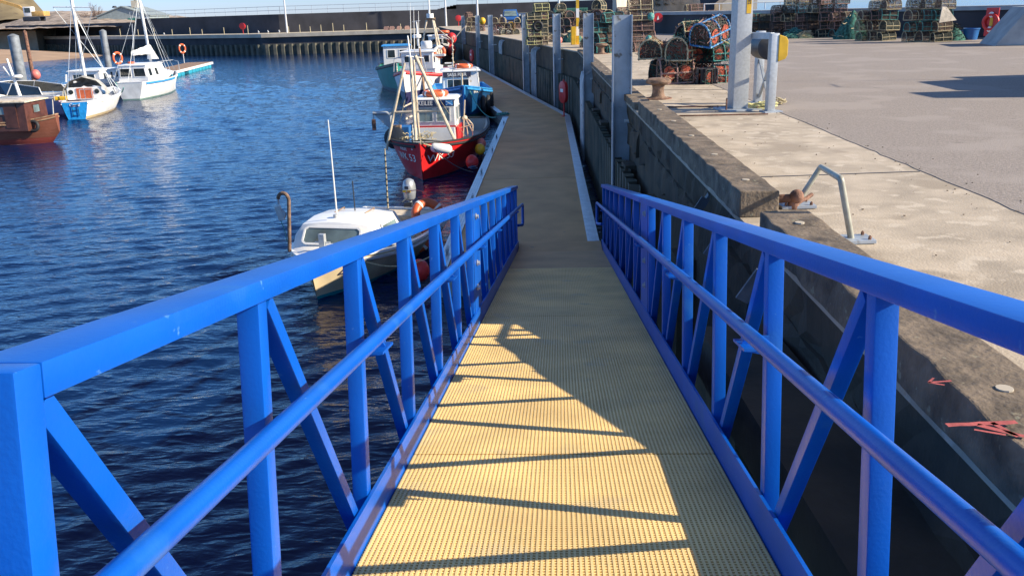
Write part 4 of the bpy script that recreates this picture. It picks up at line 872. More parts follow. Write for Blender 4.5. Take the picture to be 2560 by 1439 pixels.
def new_creel(kind, rope, net, label, group):
    fr, base, nt_, fun = HI if kind == 'hi' else LO
    o = thing('creel', label, 'creel', (0, 0, 0), 0, group)
    fr.build('frame', rope, o, smooth=60, recalc=False); base.build('base_slats', 'black' if kind == 'hi' else 'wood', o, smooth=0, recalc=False); nt_.build('netting', net, o, smooth=0, recalc=False)
    if kind == 'hi':
        fun.build('entrance_funnel', 'inner', o, recalc=False); wd = MB(); wr_ = random.Random(len(protos))
        for k in range(190):
            P = D(0, .23, .41); j = wr_.randrange(8); f = wr_.random(); y = P[j][0] * (1 - f) + P[j + 1][0] * f; z = P[j][1] * (1 - f) + P[j + 1][1] * f + .02; c = Vector((wr_.uniform(-.34, .34), y, z)); d = Vector((wr_.gauss(0, .06), wr_.gauss(0, .015), wr_.gauss(-.02, .05)))
            wd.tube([c, c + d * .5 + Vector((0, wr_.gauss(0, .02), 0)), c + d], .007, 4, cap=False)
        for k in range(50):
            c = Vector((wr_.choice((-.34, .34)), wr_.uniform(-.2, .2), wr_.uniform(.03, .35))); d = Vector((wr_.gauss(0, .015), wr_.gauss(0, .05), wr_.gauss(-.02, .05))); wd.tube([c, c + d], .007, 4, cap=False)
        wd.build('weed_strands', wr_.choice(('netg', 'wood', 'ropep')), o, smooth=0, recalc=False)
    return o
protos = {}
def creel(kind, rope, net, label, group, loc, rot, scale=(1, 1, 1)):
    key = (kind, rope, net)
    if key not in protos: protos[key] = o = new_creel(kind, rope, net, label, group); o.location = loc; o.rotation_euler = rot; o.scale = scale; return o
    return dup(protos[key], loc, rot, label, group, scale)
G1 = 'colourful creels heaped on the quay behind the near bollard'
def NC(px, py, Y, rope, net, label, rot=(0, 0, 0), s=(1, 1, 1)):
    p = aty(px, py, Y); creel('hi', rope, net, label, G1, p, (rot[0] + random.uniform(-.05, .05), rot[1] + random.uniform(-.04, .04), rot[2] + random.uniform(-.08, .08)), s)
yq = 20.3
b0 = at(1705, 212, QZ); 
NC(1688, 210, 20.4, 'ropep', 'net_dark', 'bottom creel in the middle of the heap with dusty pink rope and two open bays', (0, 0, .03), (1.1, 1, 1.35))
NC(1650, 205, 21.0, 'black', 'net_dark', 'dark creel at the lower left of the heap, mostly hidden in shade', (0, 0, 1.35), (1, 1, 1.25))
NC(1630, 148, 20.8, 'ropec', 'net_dark', 'rounded creel end at the upper left of the heap with orange netting', (0, 0, 1.35), (.8, 1.15, 1.05))
NC(1702, 153, 20.5, 'ropec', 'net_brown', 'arched creel in the centre of the heap with blue and cream roping', (0, .05, 1.15), (1, 1.15, 1.25))
NC(1672, 146, 21.6, 'ropep', 'net_brown', 'pink roped creel behind the centre of the heap', (0, 0, .05), (1, 1, .9))
NC(1748, 212, 20.15, 'black', 'net_dark', 'upended black creel standing at the lower right of the heap', (0, 1.57, .2), (1, 1, 1.0))
NC(1767, 212, 20.0, 'dark', 'net_dark', 'dark upended creel edge next to the teal roped creels', (0, 1.57, 1.4), (1, 1, 1.0))
NC(1806, 210, 20.4, 'ropeg', 'net_mesh', 'bottom right creel in teal rope with orange netting', (0, 0, .12), (.75, 1, 1.0))
NC(1805, 153, 20.5, 'ropeg', 'net_brown', 'second creel up on the right in teal and cream rope', (0, 0, .1), (.78, 1, .9))
NC(1775, 113, 20.6, 'ropeg', 'net_dark', 'teal roped creel lying below the bright blue creel', (0, 0, .25), (1, 1, .62))
NC(1775, 107, 20.3, 'ropeb', 'net_dark', 'topmost bright blue roped creel tilted with its round end to the camera', (0.1, -.22, .75), (1.15, 1.2, 1.25))
NC(1744, 98, 21.0, 'ropec', 'net_brown', 'cream roped creel behind the bright blue one at the top of the heap', (0, 0, .1), (1.05, 1, .95))
NC(1712, 98, 21.3, 'ropep', 'net_dark', 'pinkish creel end at the upper left of the top layer', (0, 0, 1.4), (1, 1, .8))
NC(1750, 158, 20.9, 'black', 'net_dark', 'dark creel filling the middle of the heap under the blue one', (0, 0, .3), (1.15, 1.2, 1.1))
NC(1735, 205, 21.2, 'ropep', 'net_brown', 'brown netted creel in the shade at the bottom centre back of the heap', (0, 0, .1), (1.2, 1.1, 1.2))
NC(1668, 205, 21.4, 'black', 'net_dark', 'dark creel behind the dusty pink one at the bottom left', (0, 0, .2), (1.1, 1, 1.2))
NC(1800, 104, 20.9, 'ropep', 'net_dark', 'dark netted creel behind the round end of the blue creel', (0, 0, .2), (.9, 1, .9))
single(MB().tube([(0, 0, 0), (.3, -.25, -.16), (.35, -.28, -.32), (.33, -.3, -.15), (.5, .1, .05)], .014, 6), 'knotted_rope', 'ropey', 'pale yellow rope knotted round the teal creels', 'rope', aty(1785, 92, 20.2))
# stack behind the first pile
G2 = 'tall stack of creels right of the nearest steel pile'
on = ['bottom', 'second', 'third', 'fourth', 'top']
for k in range(5): 
    p = aty(1607 - k * 2.4, 129, 35.6); creel('lo', ('ropep', 'ropep', 'ropep', 'ropec', 'ropec')[k], 'net_brown', '%s creel of the tall stack right of the nearest steel pile' % on[k], G2, (p.x, 35.6, QZ + .39 * k), (0, 0, (.25, .1, -.05, .08, 0)[k]), (1.35 if k else 1.25, 1.1, .95))
rr = random.Random(11)
for k in range(4): p = aty(1583, 129, 36.6); creel('lo', 'ropep', 'net_brown', '%s creel of the rear stack half hidden by the nearest steel pile' % on[k], 'rear stack behind the nearest pile', (p.x - .25, 36.9, QZ + .42 * k), (0, 0, .1 * k), (1.1, 1, 1))
ropes = ['ropep', 'ropec', 'ropep', 'ropeg', 'ropec']; nets = ['net_dark', 'net_brown']
def stack(pxs, py, Y, layers, desc, group, kind='lo', sx=1.0, rz=0, cols=None, jit=.25, lay=.40, ropeset=ropes):
    """creels in columns (pixel columns at distance Y) and layers"""
    n = len(pxs)
    for c, px in enumerate(pxs):
        base = at(px, py, QZ) if Y is None else aty(px, py, Y)
        for k in range(layers if isinstance(layers, int) else layers[c]):
            tot = layers if isinstance(layers, int) else layers[c]
            lay_ = 'bottom layer' if k == 0 else ('layer %d up' % k if k < tot - 1 else 'top layer')
            num = ('second', 'third', 'fourth', 'fifth', 'sixth')
            lv = 'bottom' if k == 0 else (num[k - 1] + ' level' if k < tot - 1 else 'top')
            cl = '' if n == 1 else (', left' if c == 0 else (', right' if c == n - 1 else (', middle' if n == 3 else ', ' + nth[c])))
            lb = '%s creel%s column, %s' % (lv, cl, desc)
            creel(kind, rr.choice(ropeset), rr.choice(nets), lb, group, (base.x + rr.uniform(-.06, .06), base.y + rr.uniform(-.1, .1), QZ + lay * k), (rr.uniform(-.05, .05), rr.uniform(-.05, .05), rz + rr.uniform(-jit, jit)), (sx * rr.uniform(.85, 1.12), rr.uniform(.9, 1.1), rr.uniform(.86, 1.06)))
# quay-edge heap between the piles (dark green and brown)
stack([1488, 1512, 1534], 126, 35.5, [3, 3, 4], 'dark heap left of the nearest pile', 'dark green creels left of the nearest pile', ropeset=['ropeg', 'black', 'ropeg'], sx=1.1, rz=.3, lay=.38)
stack([1470, 1495, 1522], 112, 41, [4, 5, 4], 'brown heap behind the second pile', 'brown creels behind the second pile', ropeset=['ropep', 'ropec'], rz=1.0, jit=.8)
stack([1336, 1352], 99, 45.5, [4, 5], 'yellow stack by the fourth pile', 'yellow striped creels by the fourth pile', ropeset=['ropec', 'ropey'], sx=1.0, rz=.1, jit=.1)
stack([1376, 1402, 1424, 1448], 96, 49, [4, 5, 4, 4], 'round ended heap behind the third pile', 'round ended creels behind the third pile', ropeset=['ropep', 'ropec', 'ropep'], rz=1.5, jit=.4)
stack([1238, 1256, 1272, 1292], 84, 66, [3, 3, 2, 3], 'low heap in front of the blue van', 'low creels in front of the blue van', ropeset=['ropep', 'ropec'], rz=1.4, jit=.5)
stack([1173, 1186, 1204], 76, 80, [4, 3, 2], 'far heap by the sixth pile', 'far creels by the sixth pile', ropeset=['ropec', 'ropep'], rz=1.3, jit=.5)
# creels in front of the sea wall
stack([1695, 1722, 1752, 1782, 1812, 1845], 75, None, [3, 4, 3, 3, 3, 3], 'row at the wall behind the colourful heap', 'creels against the sea wall behind the colourful heap', ropeset=['ropep', 'ropep', 'ropec'], sx=1.05, rz=.05, lay=.42)
p = aty(1742, 26, 57.5); creel('lo', 'ropep', 'net_brown', 'single pinkish creel sitting on top of the sea wall', 'lone creel on the sea wall', (p.x, 57.5, QZ + 1.30), (0, 0, .1), (1.3, 1.1, 1))
stack([1885, 1912, 1942, 1972, 2002, 2032, 2062, 2092, 2122], 94, None, [3, 3, 4, 5, 5, 5, 5, 5, 3], 'long dark wall right of the roller frame', 'long dark creel wall in front of the sea', ropeset=['ropeg', 'ropep', 'black', 'black', 'ropep', 'ropec'], sx=.95, rz=.1, lay=.38)
stack([2075, 2098], 90, None, [1, 1], 'pink pair before the dark wall', 'pink pair of creels', ropeset=['ropep'], sx=1.0, lay=.4)
stack([2160, 2188, 2216], 102, None, [3, 4, 5], 'pale green stack near the tall right one', 'pale green stack of creels', ropeset=['ropeg', 'ropec', 'ropec', 'ropep'], sx=.95, rz=.1, lay=.42)
stack([2280, 2318, 2352], 105, None, [5, 5, 4], 'tall stack at the far right', 'tall right stack of creels', ropeset=['ropec', 'ropeg', 'ropec', 'ropec'], sx=1.0, rz=.1, lay=.42)
# nets and rope mounds
def mound(p, r, h, m, label, seed, mrope='ropeg', nr=60):
    rr2 = random.Random(seed); secs = []; n = 20; o = thing('net_heap', label, 'net', p, 0, 'heaps of net and rope on the yard')
    mb = MB(); prof = []
    for i in range(9):
        f = i / 8; prof.append([((r * (1 - f ** 1.6) + .02) * (1 + .16 * NZ.noise(Vector((math.cos(a) * 2, math.sin(a) * 2, f * 3 + seed)))) * math.cos(a), (r * (1 - f ** 1.6) + .02) * .8 * math.sin(a), h * f * (1 + .12 * math.sin(a * 3 + seed))) for a in [2 * math.pi * k / n for k in range(n)]])
    mb.loft(prof, close=True); mb.build('net', m, o, smooth=60)
    tb = MB()
    for k in range(nr):
        a = rr2.uniform(0, 6.28); f = rr2.random() ** .7; q = r * (1 - f ** 1.6); c = Vector((q * math.cos(a), q * .8 * math.sin(a), h * f + .02)); d1 = Vector((rr2.uniform(-.2, .2), rr2.uniform(-.2, .2), rr2.uniform(-.05, .09))); 
        tb.tube([c - d1, c + Vector((0, 0, .05)), c + d1], .014, 4, cap=False)
    tb.build('rope_strands', mrope, o, recalc=False); return o
mound(at(2128, 98, QZ), .75, 1.15, 'netg', 'tall green net heap with pale rope between the creel stacks', 1, 'ropec', 30); mound(at(1985, 96, QZ), .75, .42, 'netg', 'low green net heap beside the white polystyrene box', 2, 'ropeg'); mound(at(2012, 96, QZ), .42, .28, 'ropey', 'small pale rope heap in front of the green net', 3, 'ropec')
mound(at(1640, 77, QZ), 1.2, .75, 'netg', 'grey green net heap below the round red sign', 4, 'ropec', 30); mound(at(2378, 102, QZ), .55, .62, 'netg', 'dark net heap beside the blue tub', 5, 'black')
mound(at(1250, 82, QZ), .9, .5, 'foam', 'pale heap of bags in front of the far creels', 6, 'pink', 40); mound(at(1430, 106, QZ), .6, .55, 'netg', 'green net heap beside the striped post', 7, 'ropec', 40)
# ================================================================== BOATS
class Hull:
    def __init__(s, L, B, s0, s1, deck, draft=.45, tr=.8, um=.4, pw=2.1, rake=.35, ful=.42, stern_up=.05, bowful=.85):
        s.L, s.B, s.s0, s.s1, s.deck, s.draft, s.tr, s.um, s.pw, s.rake, s.ful, s.su, s.bf = L, B, s0, s1, deck, draft, tr, um, pw, rake, ful, stern_up, bowful
    def hb(s, u):
        if u < s.um: k = 1 - u / s.um; return s.B / 2 * (1 - (1 - s.tr) * k * k)
        k = (u - s.um) / (1 - s.um); return s.B / 2 * max(0.012, (1 - k ** s.pw)) ** .92
    def zs(s, u): return s.s0 + (s.s1 - s.s0) * max(0, (u - .25) / .75) ** 2 + s.su * max(0, (.25 - u) / .25) ** 2
    sr = 0
    def zk(s, u): return -s.draft * (1 - max(0, (u - .82) / .18) ** 2 * .9) + s.sr * max(0, (.2 - u) / .2) ** 2
    def P(s, u, v, sg, off=0):
        e = s.ful + (s.bf - s.ful) * max(0, (u - .45) / .55) ** 1.3
        z = s.zk(u) + (s.zs(u) - s.zk(u)) * v
        return Vector(((u - .5) * s.L + s.rake * max(-.3, z / s.s1) * max(0, u - .4) / .6 * max(0, u - .4) / .6, sg * (s.hb(u) + off) * max(v, .0) ** e, z))
    def vz(s, u, z): return max(0.02, min(1, (z - s.zk(u)) / (s.zs(u) - s.zk(u))))
def boat(name, label, pos, head, H, hullm, trim='white', deckm='gwhite', group='boats moored in the harbour', rubr=.035, inner=None, tmat=None):
    h = Vector(head).normalized(); rz = math.atan2(h.y, h.x)
    o = thing(name, label, 'boat', (pos[0], pos[1], 0), rz, group)
    o['_'] = 0; del o['_']
    NU, NV = 26, 10; us = [i / NU for i in range(NU + 1)]; us = [1 - (1 - u) ** 1.25 for u in us]
    mb = MB(); secs = [[H.P(u, v, -1) for v in [k / NV for k in range(NV, -1, -1)]] + [H.P(u, v, 1) for v in [k / NV for k in range(1, NV + 1)]] for u in us]
    mb.loft(secs, cap=False); hull = mb.build('hull', hullm, o, smooth=50)
    mb = MB(); mb.add(secs[0], [tuple(range(len(secs[0])))]); mb.build('transom', tmat or hullm, o, smooth=0)
    inn = inner or trim; w_ = .07
    def rp(u, sg, dx, z): return Vector((H.P(u, 1, sg).x - (dx * .6 if u > .97 else 0), sg * max(0.001, H.hb(u) - dx), z))
    def rd(u, sg):
        q = H.P(u, H.vz(u, H.deck), sg); return Vector((q.x, sg * max(.001, abs(q.y) - .05), H.deck))
    mb = MB()
    for sg in (-1, 1):
        mb.loft([[rp(u, sg, -.012, H.zs(u) - .02), rp(u, sg, w_, H.zs(u) - .02), rp(u, sg, w_, H.zs(u) + .025), rp(u, sg, -.012, H.zs(u) + .025)] for u in us], close=True)
    mb.bb((-H.L / 2 - .01, -H.hb(0), H.zs(0) - .02), (-H.L / 2 + .06, H.hb(0), H.zs(0) + .027)); mb.build('gunwale', trim, o, smooth=30)
    mb = MB()
    for sg in (-1, 1):
        mb.loft([[rp(u, sg, w_ - .004, H.zs(u) + .0), rd(u, sg)] for u in us[:-1]], cap=False)
        MB().tube([H.P(u, H.vz(u, H.zs(u) - .10), sg, .008) for u in us[:-1]], rubr, 6).build('rub_rail', trim, o)
    mb.add([rd(0, -1) + Vector((.02, 0, 0)), rd(0, 1) + Vector((.02, 0, 0)), (-H.L / 2 + .02, H.hb(0) - .05, H.zs(0)), (-H.L / 2 + .02, -H.hb(0) + .05, H.zs(0))], [(0, 1, 2, 3)])
    mb.build('bulwark', inn, o, smooth=30)
    mb = MB(); mb.loft([[rd(u, -1), rd(u, 1)] for u in us[:-1]], cap=False); mb.build('deck', deckm, o, smooth=0)
    o.rotation_euler = (0, 0, rz); o['W'] = 0; del o['W']
    o_m = Matrix.Translation((pos[0], pos[1], 0)) @ Matrix.Rotation(rz, 4, 'Z'); inv = o_m.inverted()
    def loc(px, py, Y): return inv @ aty(px, py, Y)
    return o, loc, inv
def hulltext(o, H, body, size, m, sg, u0, z0, off=.012):
    me = textmesh(body, size, .001); me.materials.clear(); me.materials.append(M[m])
    bm = bmesh.new(); bm.from_mesh(me); bmesh.ops.subdivide_edges(bm, edges=[e for e in bm.edges if e.calc_length() > size * .4], cuts=2)
    for v in bm.verts:
        x, y = v.co.x, v.co.y; u = u0 + (x / H.L) * (-1 if sg < 0 else 1) * -1 if False else u0 + (x / H.L) * (1 if sg < 0 else -1)
        z = z0 + y; p = H.P(max(0.01, min(.985, u)), H.vz(u, z), sg, off + v.co.z * 2); v.co = p
    bmesh.ops.recalc_face_normals(bm, faces=bm.faces); bm.to_mesh(me); bm.free()
    ob = bpy.data.objects.new('lettering', me); COL.objects.link(ob); ob.parent = o; return ob
def house(o, x0, x1, w_, z0, z1, m='white', roofm='white', slope=(.08, .02), tw=.92, over=.07, wins=(), name='wheelhouse', yc=0, rooft=.05, glass='glass', framem=None):
    """x1 is the front; wins: (face, centre 0..1, width m, z low, z high)"""
    b = [Vector((x0, yc - w_ / 2, z0)), Vector((x1, yc - w_ / 2, z0)), Vector((x1, yc + w_ / 2, z0)), Vector((x0, yc + w_ / 2, z0))]
    t = [Vector((x0 + slope[1], yc - w_ / 2 * tw, z1)), Vector((x1 - slope[0], yc - w_ / 2 * tw, z1)), Vector((x1 - slope[0], yc + w_ / 2 * tw, z1)), Vector((x0 + slope[1], yc + w_ / 2 * tw, z1))]
    mb = MB(); mb.loft([b, t], close=True); wh = mb.build(name, m, o, smooth=0, bevel=.02)
    mb = MB(); r0 = [p + Vector(((-over if i in (0, 3) else over), (-over if i < 2 else over), 0)) for i, p in enumerate(t)]
    mb.loft([r0, [p + Vector((0, 0, rooft)) for p in r0], [p.lerp(Vector(((x0 + x1) / 2, yc, z1)), .15) + Vector((0, 0, rooft + .04)) for p in r0]], close=True); mb.build('roof', roofm, wh, smooth=0, bevel=.012)
    for (f, c, ww, za, zb) in wins:
        i, j = {'f': (1, 2), 'a': (3, 0), 's': (0, 1), 'p': (2, 3)}[f]
        def pt(cc, z): k = (z - z0) / (z1 - z0); A_ = b[i].lerp(t[i], k); B_ = b[j].lerp(t[j], k); return A_.lerp(B_, cc)
        Lw = (b[j] - b[i]).length; h = ww / Lw / 2
        q = [pt(c - h, za), pt(c + h, za), pt(c + h, zb), pt(c - h, zb)]; n_ = (q[1] - q[0]).cross(q[3] - q[0]).normalized()
        mb = MB(); mb.m = 0; mb.loft([[p + n_ * .0 for p in q], [p + n_ * .012 for p in q]], close=True); mb.m = 1
        for a in range(4): mb.bar(q[a] + n_ * .012, q[(a + 1) % 4] + n_ * .012, .03, .03, n_)
        mb.build('window', [glass, framem or roofm], wh, smooth=0)
    return wh
def pole(o, pts, r, m='cream', name='pole', r2=None, n=8): return MB().tube(pts, r, n, r2=r2).build(name, m, o)
def stays(o, segs, m='galvd', r=.012):
    for a, b in segs: MB().tube([a, b], r, 4).build('stay', m, o)
def flat_ring(o, c, R=.3, r=.075, m='orange', rot=None): 
    q = MB().torus(c, R, r, rot, 24, 8).build('life_ring', m, o); return q
# ---------------- 1 small white cabin boat
stem = Vector((-3.34, 14.25)); hd = Vector((-1.05, -4.35)).normalized(); H1 = Hull(4.75, 2.35, .54, .76, .22, .35, .86, .42, 2.9, .22, .40, .02, .75)
ps = stem - hd * 4.75 / 2
bt, loc, inv = boat('motor_boat', 'small white cabin boat with a silver outboard moored just left of the gangway', ps, hd, H1, hullmat('cream_hull_paint', (.66, .53, .33), (.0, .27, .30), .07), 'white', 'cream')
mb = MB(); xs = [(2.30, .18, .0), (1.72, .62, .02), (1.70, .66, .05)]
def cab(u): return u
secs = []   # moulded foredeck and cabin
for (x, hw, zc, zr, rw) in ((2.40, .05, .74, .76, .03), (2.1, .42, .68, .76, .3), (1.72, .72, .64, .76, .5), (1.66, .76, .64, .78, .58), (1.44, .80, .62, 1.13, .62), (.9, .80, .60, 1.17, .64), (.15, .78, .58, 1.12, .64), (.08, .78, .58, 1.07, .64)):
    secs.append([(x, -hw, zc), (x, -hw * .97, zc + (zr - zc) * .55), (x, -rw, zc + (zr - zc) * .93), (x, -rw * .5, zr), (x, 0, zr + .015), (x, rw * .5, zr), (x, rw, zc + (zr - zc) * .93), (x, hw * .97, zc + (zr - zc) * .55), (x, hw, zc)])
mb.loft(secs); cb = mb.build('cabin', 'white', bt, smooth=38)
mb = MB(); mb.loft([[(2.42, -.04, .71), (2.42, .04, .71)], [(2.0, -.62, .62), (2.0, .62, .62)], [(1.3, -.99, .575), (1.3, .99, .575)], [(.6, -1.09, .55), (.6, 1.09, .55)], [(.1, -1.10, .54), (.1, 1.10, .54)]], cap=False); mb.build('foredeck', 'white', bt, smooth=0)
def gpan(pts, n_, m=('glassl', 'white')):
    mb = MB(); n_ = Vector(n_).normalized(); pts = [Vector(p) for p in pts]; mb.m = 0; mb.loft([pts, [p + n_ * .01 for p in pts]], close=True); mb.m = 1
    for a in range(len(pts)): mb.bar(pts[a] + n_ * .012, pts[(a + 1) % len(pts)] + n_ * .012, .035, .025, n_)
    mb.build('window', list(m), cb, smooth=0)
gpan([(1.68, -.48, .80), (1.68, .48, .80), (1.655, .54, .84), (1.525, .53, 1.02), (1.495, .46, 1.06), (1.495, -.46, 1.06), (1.525, -.53, 1.02), (1.655, -.54, .84)], (.82, 0, .57))
for sg in (-1, 1): gpan([(1.15, sg * .805, .74), (.35, sg * .795, .72), (.4, sg * .72, 1.0), (1.05, sg * .72, 1.02)], (0, sg, .2))
MB().box((1.98, 0, .90), (.09, .11, .34)).build('mooring_post', 'galv', bt, smooth=0, bevel=.01); MB().tube([(1.98, -.14, .92), (1.98, .14, .92)], .016, 8).build('post_pin', 'galv', bt)
pole(bt, [loc(842, 535, 15.3), loc(820, 300, 15.2)], .016, 'letter', 'aerial', .010); pole(bt, [loc(888, 530, 16.0), loc(881, 452, 16.0)], .012, 'dark', 'thin_rod')
MB().lathe([(.02, 0), (.02, .07), (.045, .08), (.045, .12), (.0, .13)], (1.15, -.10, 1.10), 10).build('deck_light', 'galv', cb)
MB().tube([(.75, -.30, 1.12), (.75, -.30, 1.16), (.3, -.30, 1.16), (.3, -.30, 1.11)], .012, 6).build('grab_rail', 'wood', cb); MB().tube([(.75, .30, 1.12), (.75, .30, 1.16), (.3, .30, 1.16), (.3, .30, 1.11)], .012, 6).build('grab_rail', 'wood', cb)
MB().box((.0, .0, .52), (.04, 1.9, .36)).build('bulkhead', 'greyconc', bt, smooth=0); MB().box((-1.2, 0, .50), (.28, 1.75, .04)).build('thwart', 'wood', bt, smooth=0); MB().box((-2.0, 0, .52), (.5, 1.6, .05)).build('stern_seat', 'cream', bt, smooth=0)
ob = thing('outboard_motor', 'silver outboard motor with a yellow stripe on the stern of the small white boat', 'outboard motor', (0, 0, 0)); sternw = ps - hd * (4.75 / 2 + .12); ob.location = (sternw.x + .0, sternw.y, .72); ob.rotation_euler = (0, 0, math.atan2(hd.y, hd.x))
mb = MB(); mb.loft([[(.16 * a * kx, .13 * b * kx, z) for a, b in [(math.cos(t), math.sin(t)) for t in [2 * math.pi * k / 16 for k in range(16)]]] for z, kx in ((.0, .72), (.04, .95), (.2, 1.12), (.34, 1.05), (.43, .8), (.47, .3))], close=True); mb.build('cowling', mat('silver_cowling', (.36, .38, .41), .35, .4, var=.05), ob, smooth=60)
MB().box((0, 0, -.42), (.12, .07, .85)).build('leg', 'galvd', ob, bevel=.02); MB().box((.10, 0, -.12), (.12, .18, .16)).build('clamp_bracket', 'dark', ob, smooth=0); MB().box((.165, 0, .22), (.02, .18, .05), Matrix.Rotation(.0, 3, 'Z')).build('stripe', 'yellow', ob, smooth=0); MB().box((.168, 0, .30), (.02, .09, .06)).build('emblem', 'letterd', ob, smooth=0)
MB().tube([(.1, 0, .05), (.4, .05, .1), (.65, .05, .08)], .018, 6).build('tiller', 'dark', ob)
o = thing('life_ring', 'orange life ring leaning in the stern of the small white boat', 'life ring', inv.inverted() @ Vector((-1.35, .80, .66))); ring(o, (0, 0, 0), .27, .095, Matrix.Rotation(1.0, 3, 'X') @ Matrix.Rotation(.4, 3, 'Y'))
o = thing('life_ring', 'second red life ring hanging low inside the small white boat', 'life ring', inv.inverted() @ Vector((-.45, .80, .42))); ring(o, (0, 0, 0), .25, .09, Matrix.Rotation(1.2, 3, 'X'))
d0, d1 = loc(724, 628, 14.75), loc(722, 500, 14.75); pts = [d0, d1]; 
for q in range(1, 10): a = q / 9 * math.pi * .95; pts.append(d1 + Vector((0, -.10 * (1 - math.cos(a)) * 1.0, .12 * math.sin(a))))
# davit arch bends outboard to the starboard side seen at the left
dv = thing('davit', 'bent tube davit with a hanging block on the left side of the small white boat', 'davit', inv.inverted() @ d0); dv.rotation_euler = (0, 0, math.atan2(hd.y, hd.x)); MB().tube([p - d0 for p in pts], .032, 10).build('arm', 'rustl', dv)
e = pts[-1] - d0; MB().tube([e, e + Vector((0, 0, -.1))], .018, 6).build('shackle', 'galvd', dv); mb = MB(); mb.box(e + Vector((0, 0, -.25)), (.05, .11, .26), Matrix.Rotation(.25, 3, 'X')); mb.build('block', 'galv', dv, smooth=0, bevel=.01); MB().lathe([(.06, -.02), (.075, 0), (.06, .02)], e + Vector((0, .05, -.27)), 14, 'x').build('sheave', 'galvd', dv)
MB().tube([e + Vector((0, 0, -.36)), e + Vector((0, .06, -.55)), e + Vector((0, .08, -.75))], .007, 5).build('rope', 'ropeg', dv)
o = thing('marker_pole', 'tall bamboo marker pole with dark bindings standing in the stern of the small white boat', 'pole', inv.inverted() @ loc(970, 520, 17.3)); base_ = aty(970, 520, 17.3); top_ = aty(962, 372, 17.2); o.location = base_; MB().tube([(0, 0, 0), top_ - base_], .017, 8, r2=.012).build('cane', 'ropec', o)
for k in range(9): q = (top_ - base_) * (.08 + k * .1); MB().tube([q, q + (top_ - base_).normalized() * .03], .021, 8).build('binding', 'black', o)
single(MB().tube([aty(1012, 484, 17.8), aty(1025, 477, 17.8), aty(1042, 475, 17.8), aty(1058, 479, 17.8), aty(1068, 490, 17.8), aty(1072, 505, 17.8)], .009, 5), 'bent_rod', 'pink', 'thin red rod arching over the stern of the small white boat', 'rod')
p = at(1049, 676, .30); single(MB().ball((0, 0, 0), .18, 16, 1.15), 'fender_buoy', 'redp', 'red ball fender between the small white boat and the pontoon', 'fender', p); 
mb = MB()
for a, b in (((.86, .40), (.90, .56)), ((.90, .56), (.93, .40)), ((.93, .40), (.86, .40))):
    pa_, pb_ = H1.P(a[0], H1.vz(a[0], a[1]), 1, .012), H1.P(b[0], H1.vz(b[0], b[1]), 1, .012); mb.bar(pa_, pb_, .02, .012, (0, 1, 0))
mb.build('hull_mark', 'letterd', bt, smooth=0)
single(MB().tube(catenary(inv.inverted() @ Vector((2.0, .35, .80)), (-1.35, 14.7, .62), .25), .010, 5), 'mooring_line', 'ropec', 'thin pale mooring line from the small white boat to the pontoon', 'rope')
# ---------------- 2 red fishing boat
H2 = Hull(7.3, 2.95, .90, 1.10, .50, .7, .82, .42, 3.3, .16, .36, .05, .60)
hd2 = Vector((-.55, -6.9)).normalized(); ps2 = Vector((-2.48, 25.05)) - hd2 * 7.3 / 2
bt2, loc2, inv2 = boat('fishing_boat', 'red fishing boat with pale wheelhouse and three legged mast moored bow towards the gangway', ps2, hd2, H2, hullmat('red_hull_paint', (.60, .018, .020), (.02, .03, .05), .03), 'black', 'greyconc', rubr=.045, inner='greyconc')
hulltext(bt2, H2, 'WK 53', .30, 'letter', -1, .915, .62); hulltext(bt2, H2, 'WK 53', .30, 'letter', 1, .92, .62); hulltext(bt2, H2, 'KEILEE', .12, 'letter', -1, .91, .86); hulltext(bt2, H2, 'S', .14, 'letter', -1, .965, .92); hulltext(bt2, H2, 'KEILEE', .12, 'letter', 1, .94, .88)
MB().tube([H2.P(.999, v, 0) + Vector((.02, 0, 0)) for v in (1, .9, .7, .5, .35)], .028, 8).build('stem_post', 'red', bt2)
xf = (inv2 @ Vector((-2.4, 27.6, 0))).x
wh2 = house(bt2, xf - 1.5, xf, 1.34, .50, 2.02, 'gwhite', 'white', (.10, .0), .95, .06, (('f', .30, .46, 1.38, 1.80), ('f', .72, .44, 1.38, 1.80), ('p', .7, .4, 1.38, 1.8), ('p', .3, .4, 1.38, 1.8), ('s', .5, .8, 1.38, 1.8)), framem='gwhite', glass='glassl')
MB().box((xf + .01, 0, .88), (.05, 1.28, .66)).build('front_panel', 'white', bt2, smooth=0, bevel=.01); MB().box((xf + .0, 0, 1.235), (.05, 1.36, .05)).build('trim_strip', 'redp', bt2, smooth=0); MB().box((xf - .75, .69, .85), (1.4, .05, .7)).build('side_panel', 'red', bt2, smooth=0)
n_ = MB().box((xf - .02, 0, 1.95), (.05, 1.30, .20)).build('name_board', 'navy', bt2, smooth=0); text('KEILEE', .19, 'letter', n_, (xf + .008, -.25, 1.95), (0, 1, 0), (0, 0, 1), sx=.85)
MB().box((xf + .008, .50, 1.95), (.01, .22, .15)).build('flag_panel', 'lblue', n_, smooth=0); mb = MB(); mb.bar((xf + .014, .40, 1.89), (xf + .014, .60, 2.01), .006, .025, (1, 0, 0)); mb.bar((xf + .014, .40, 2.01), (xf + .014, .60, 1.89), .006, .025, (1, 0, 0)); mb.build('flag_cross', 'letter', n_, smooth=0)
lr = thing('life_ring', 'orange life ring lying flat on the red boat wheelhouse roof', 'life ring', inv2.inverted() @ Vector((xf - .65, -.02, 2.20))); ring(lr, (0, 0, 0), .33, .09)
mb = MB(); mb.loft([[(3.5, -.02, 1.18), (3.5, .02, 1.18)], [(3.0, -.55, 1.05), (3.0, .55, 1.05)], [(2.4, -.85, .98), (2.4, .85, .98)]], cap=False); mb.build('foredeck', 'greyconc', bt2, smooth=0)
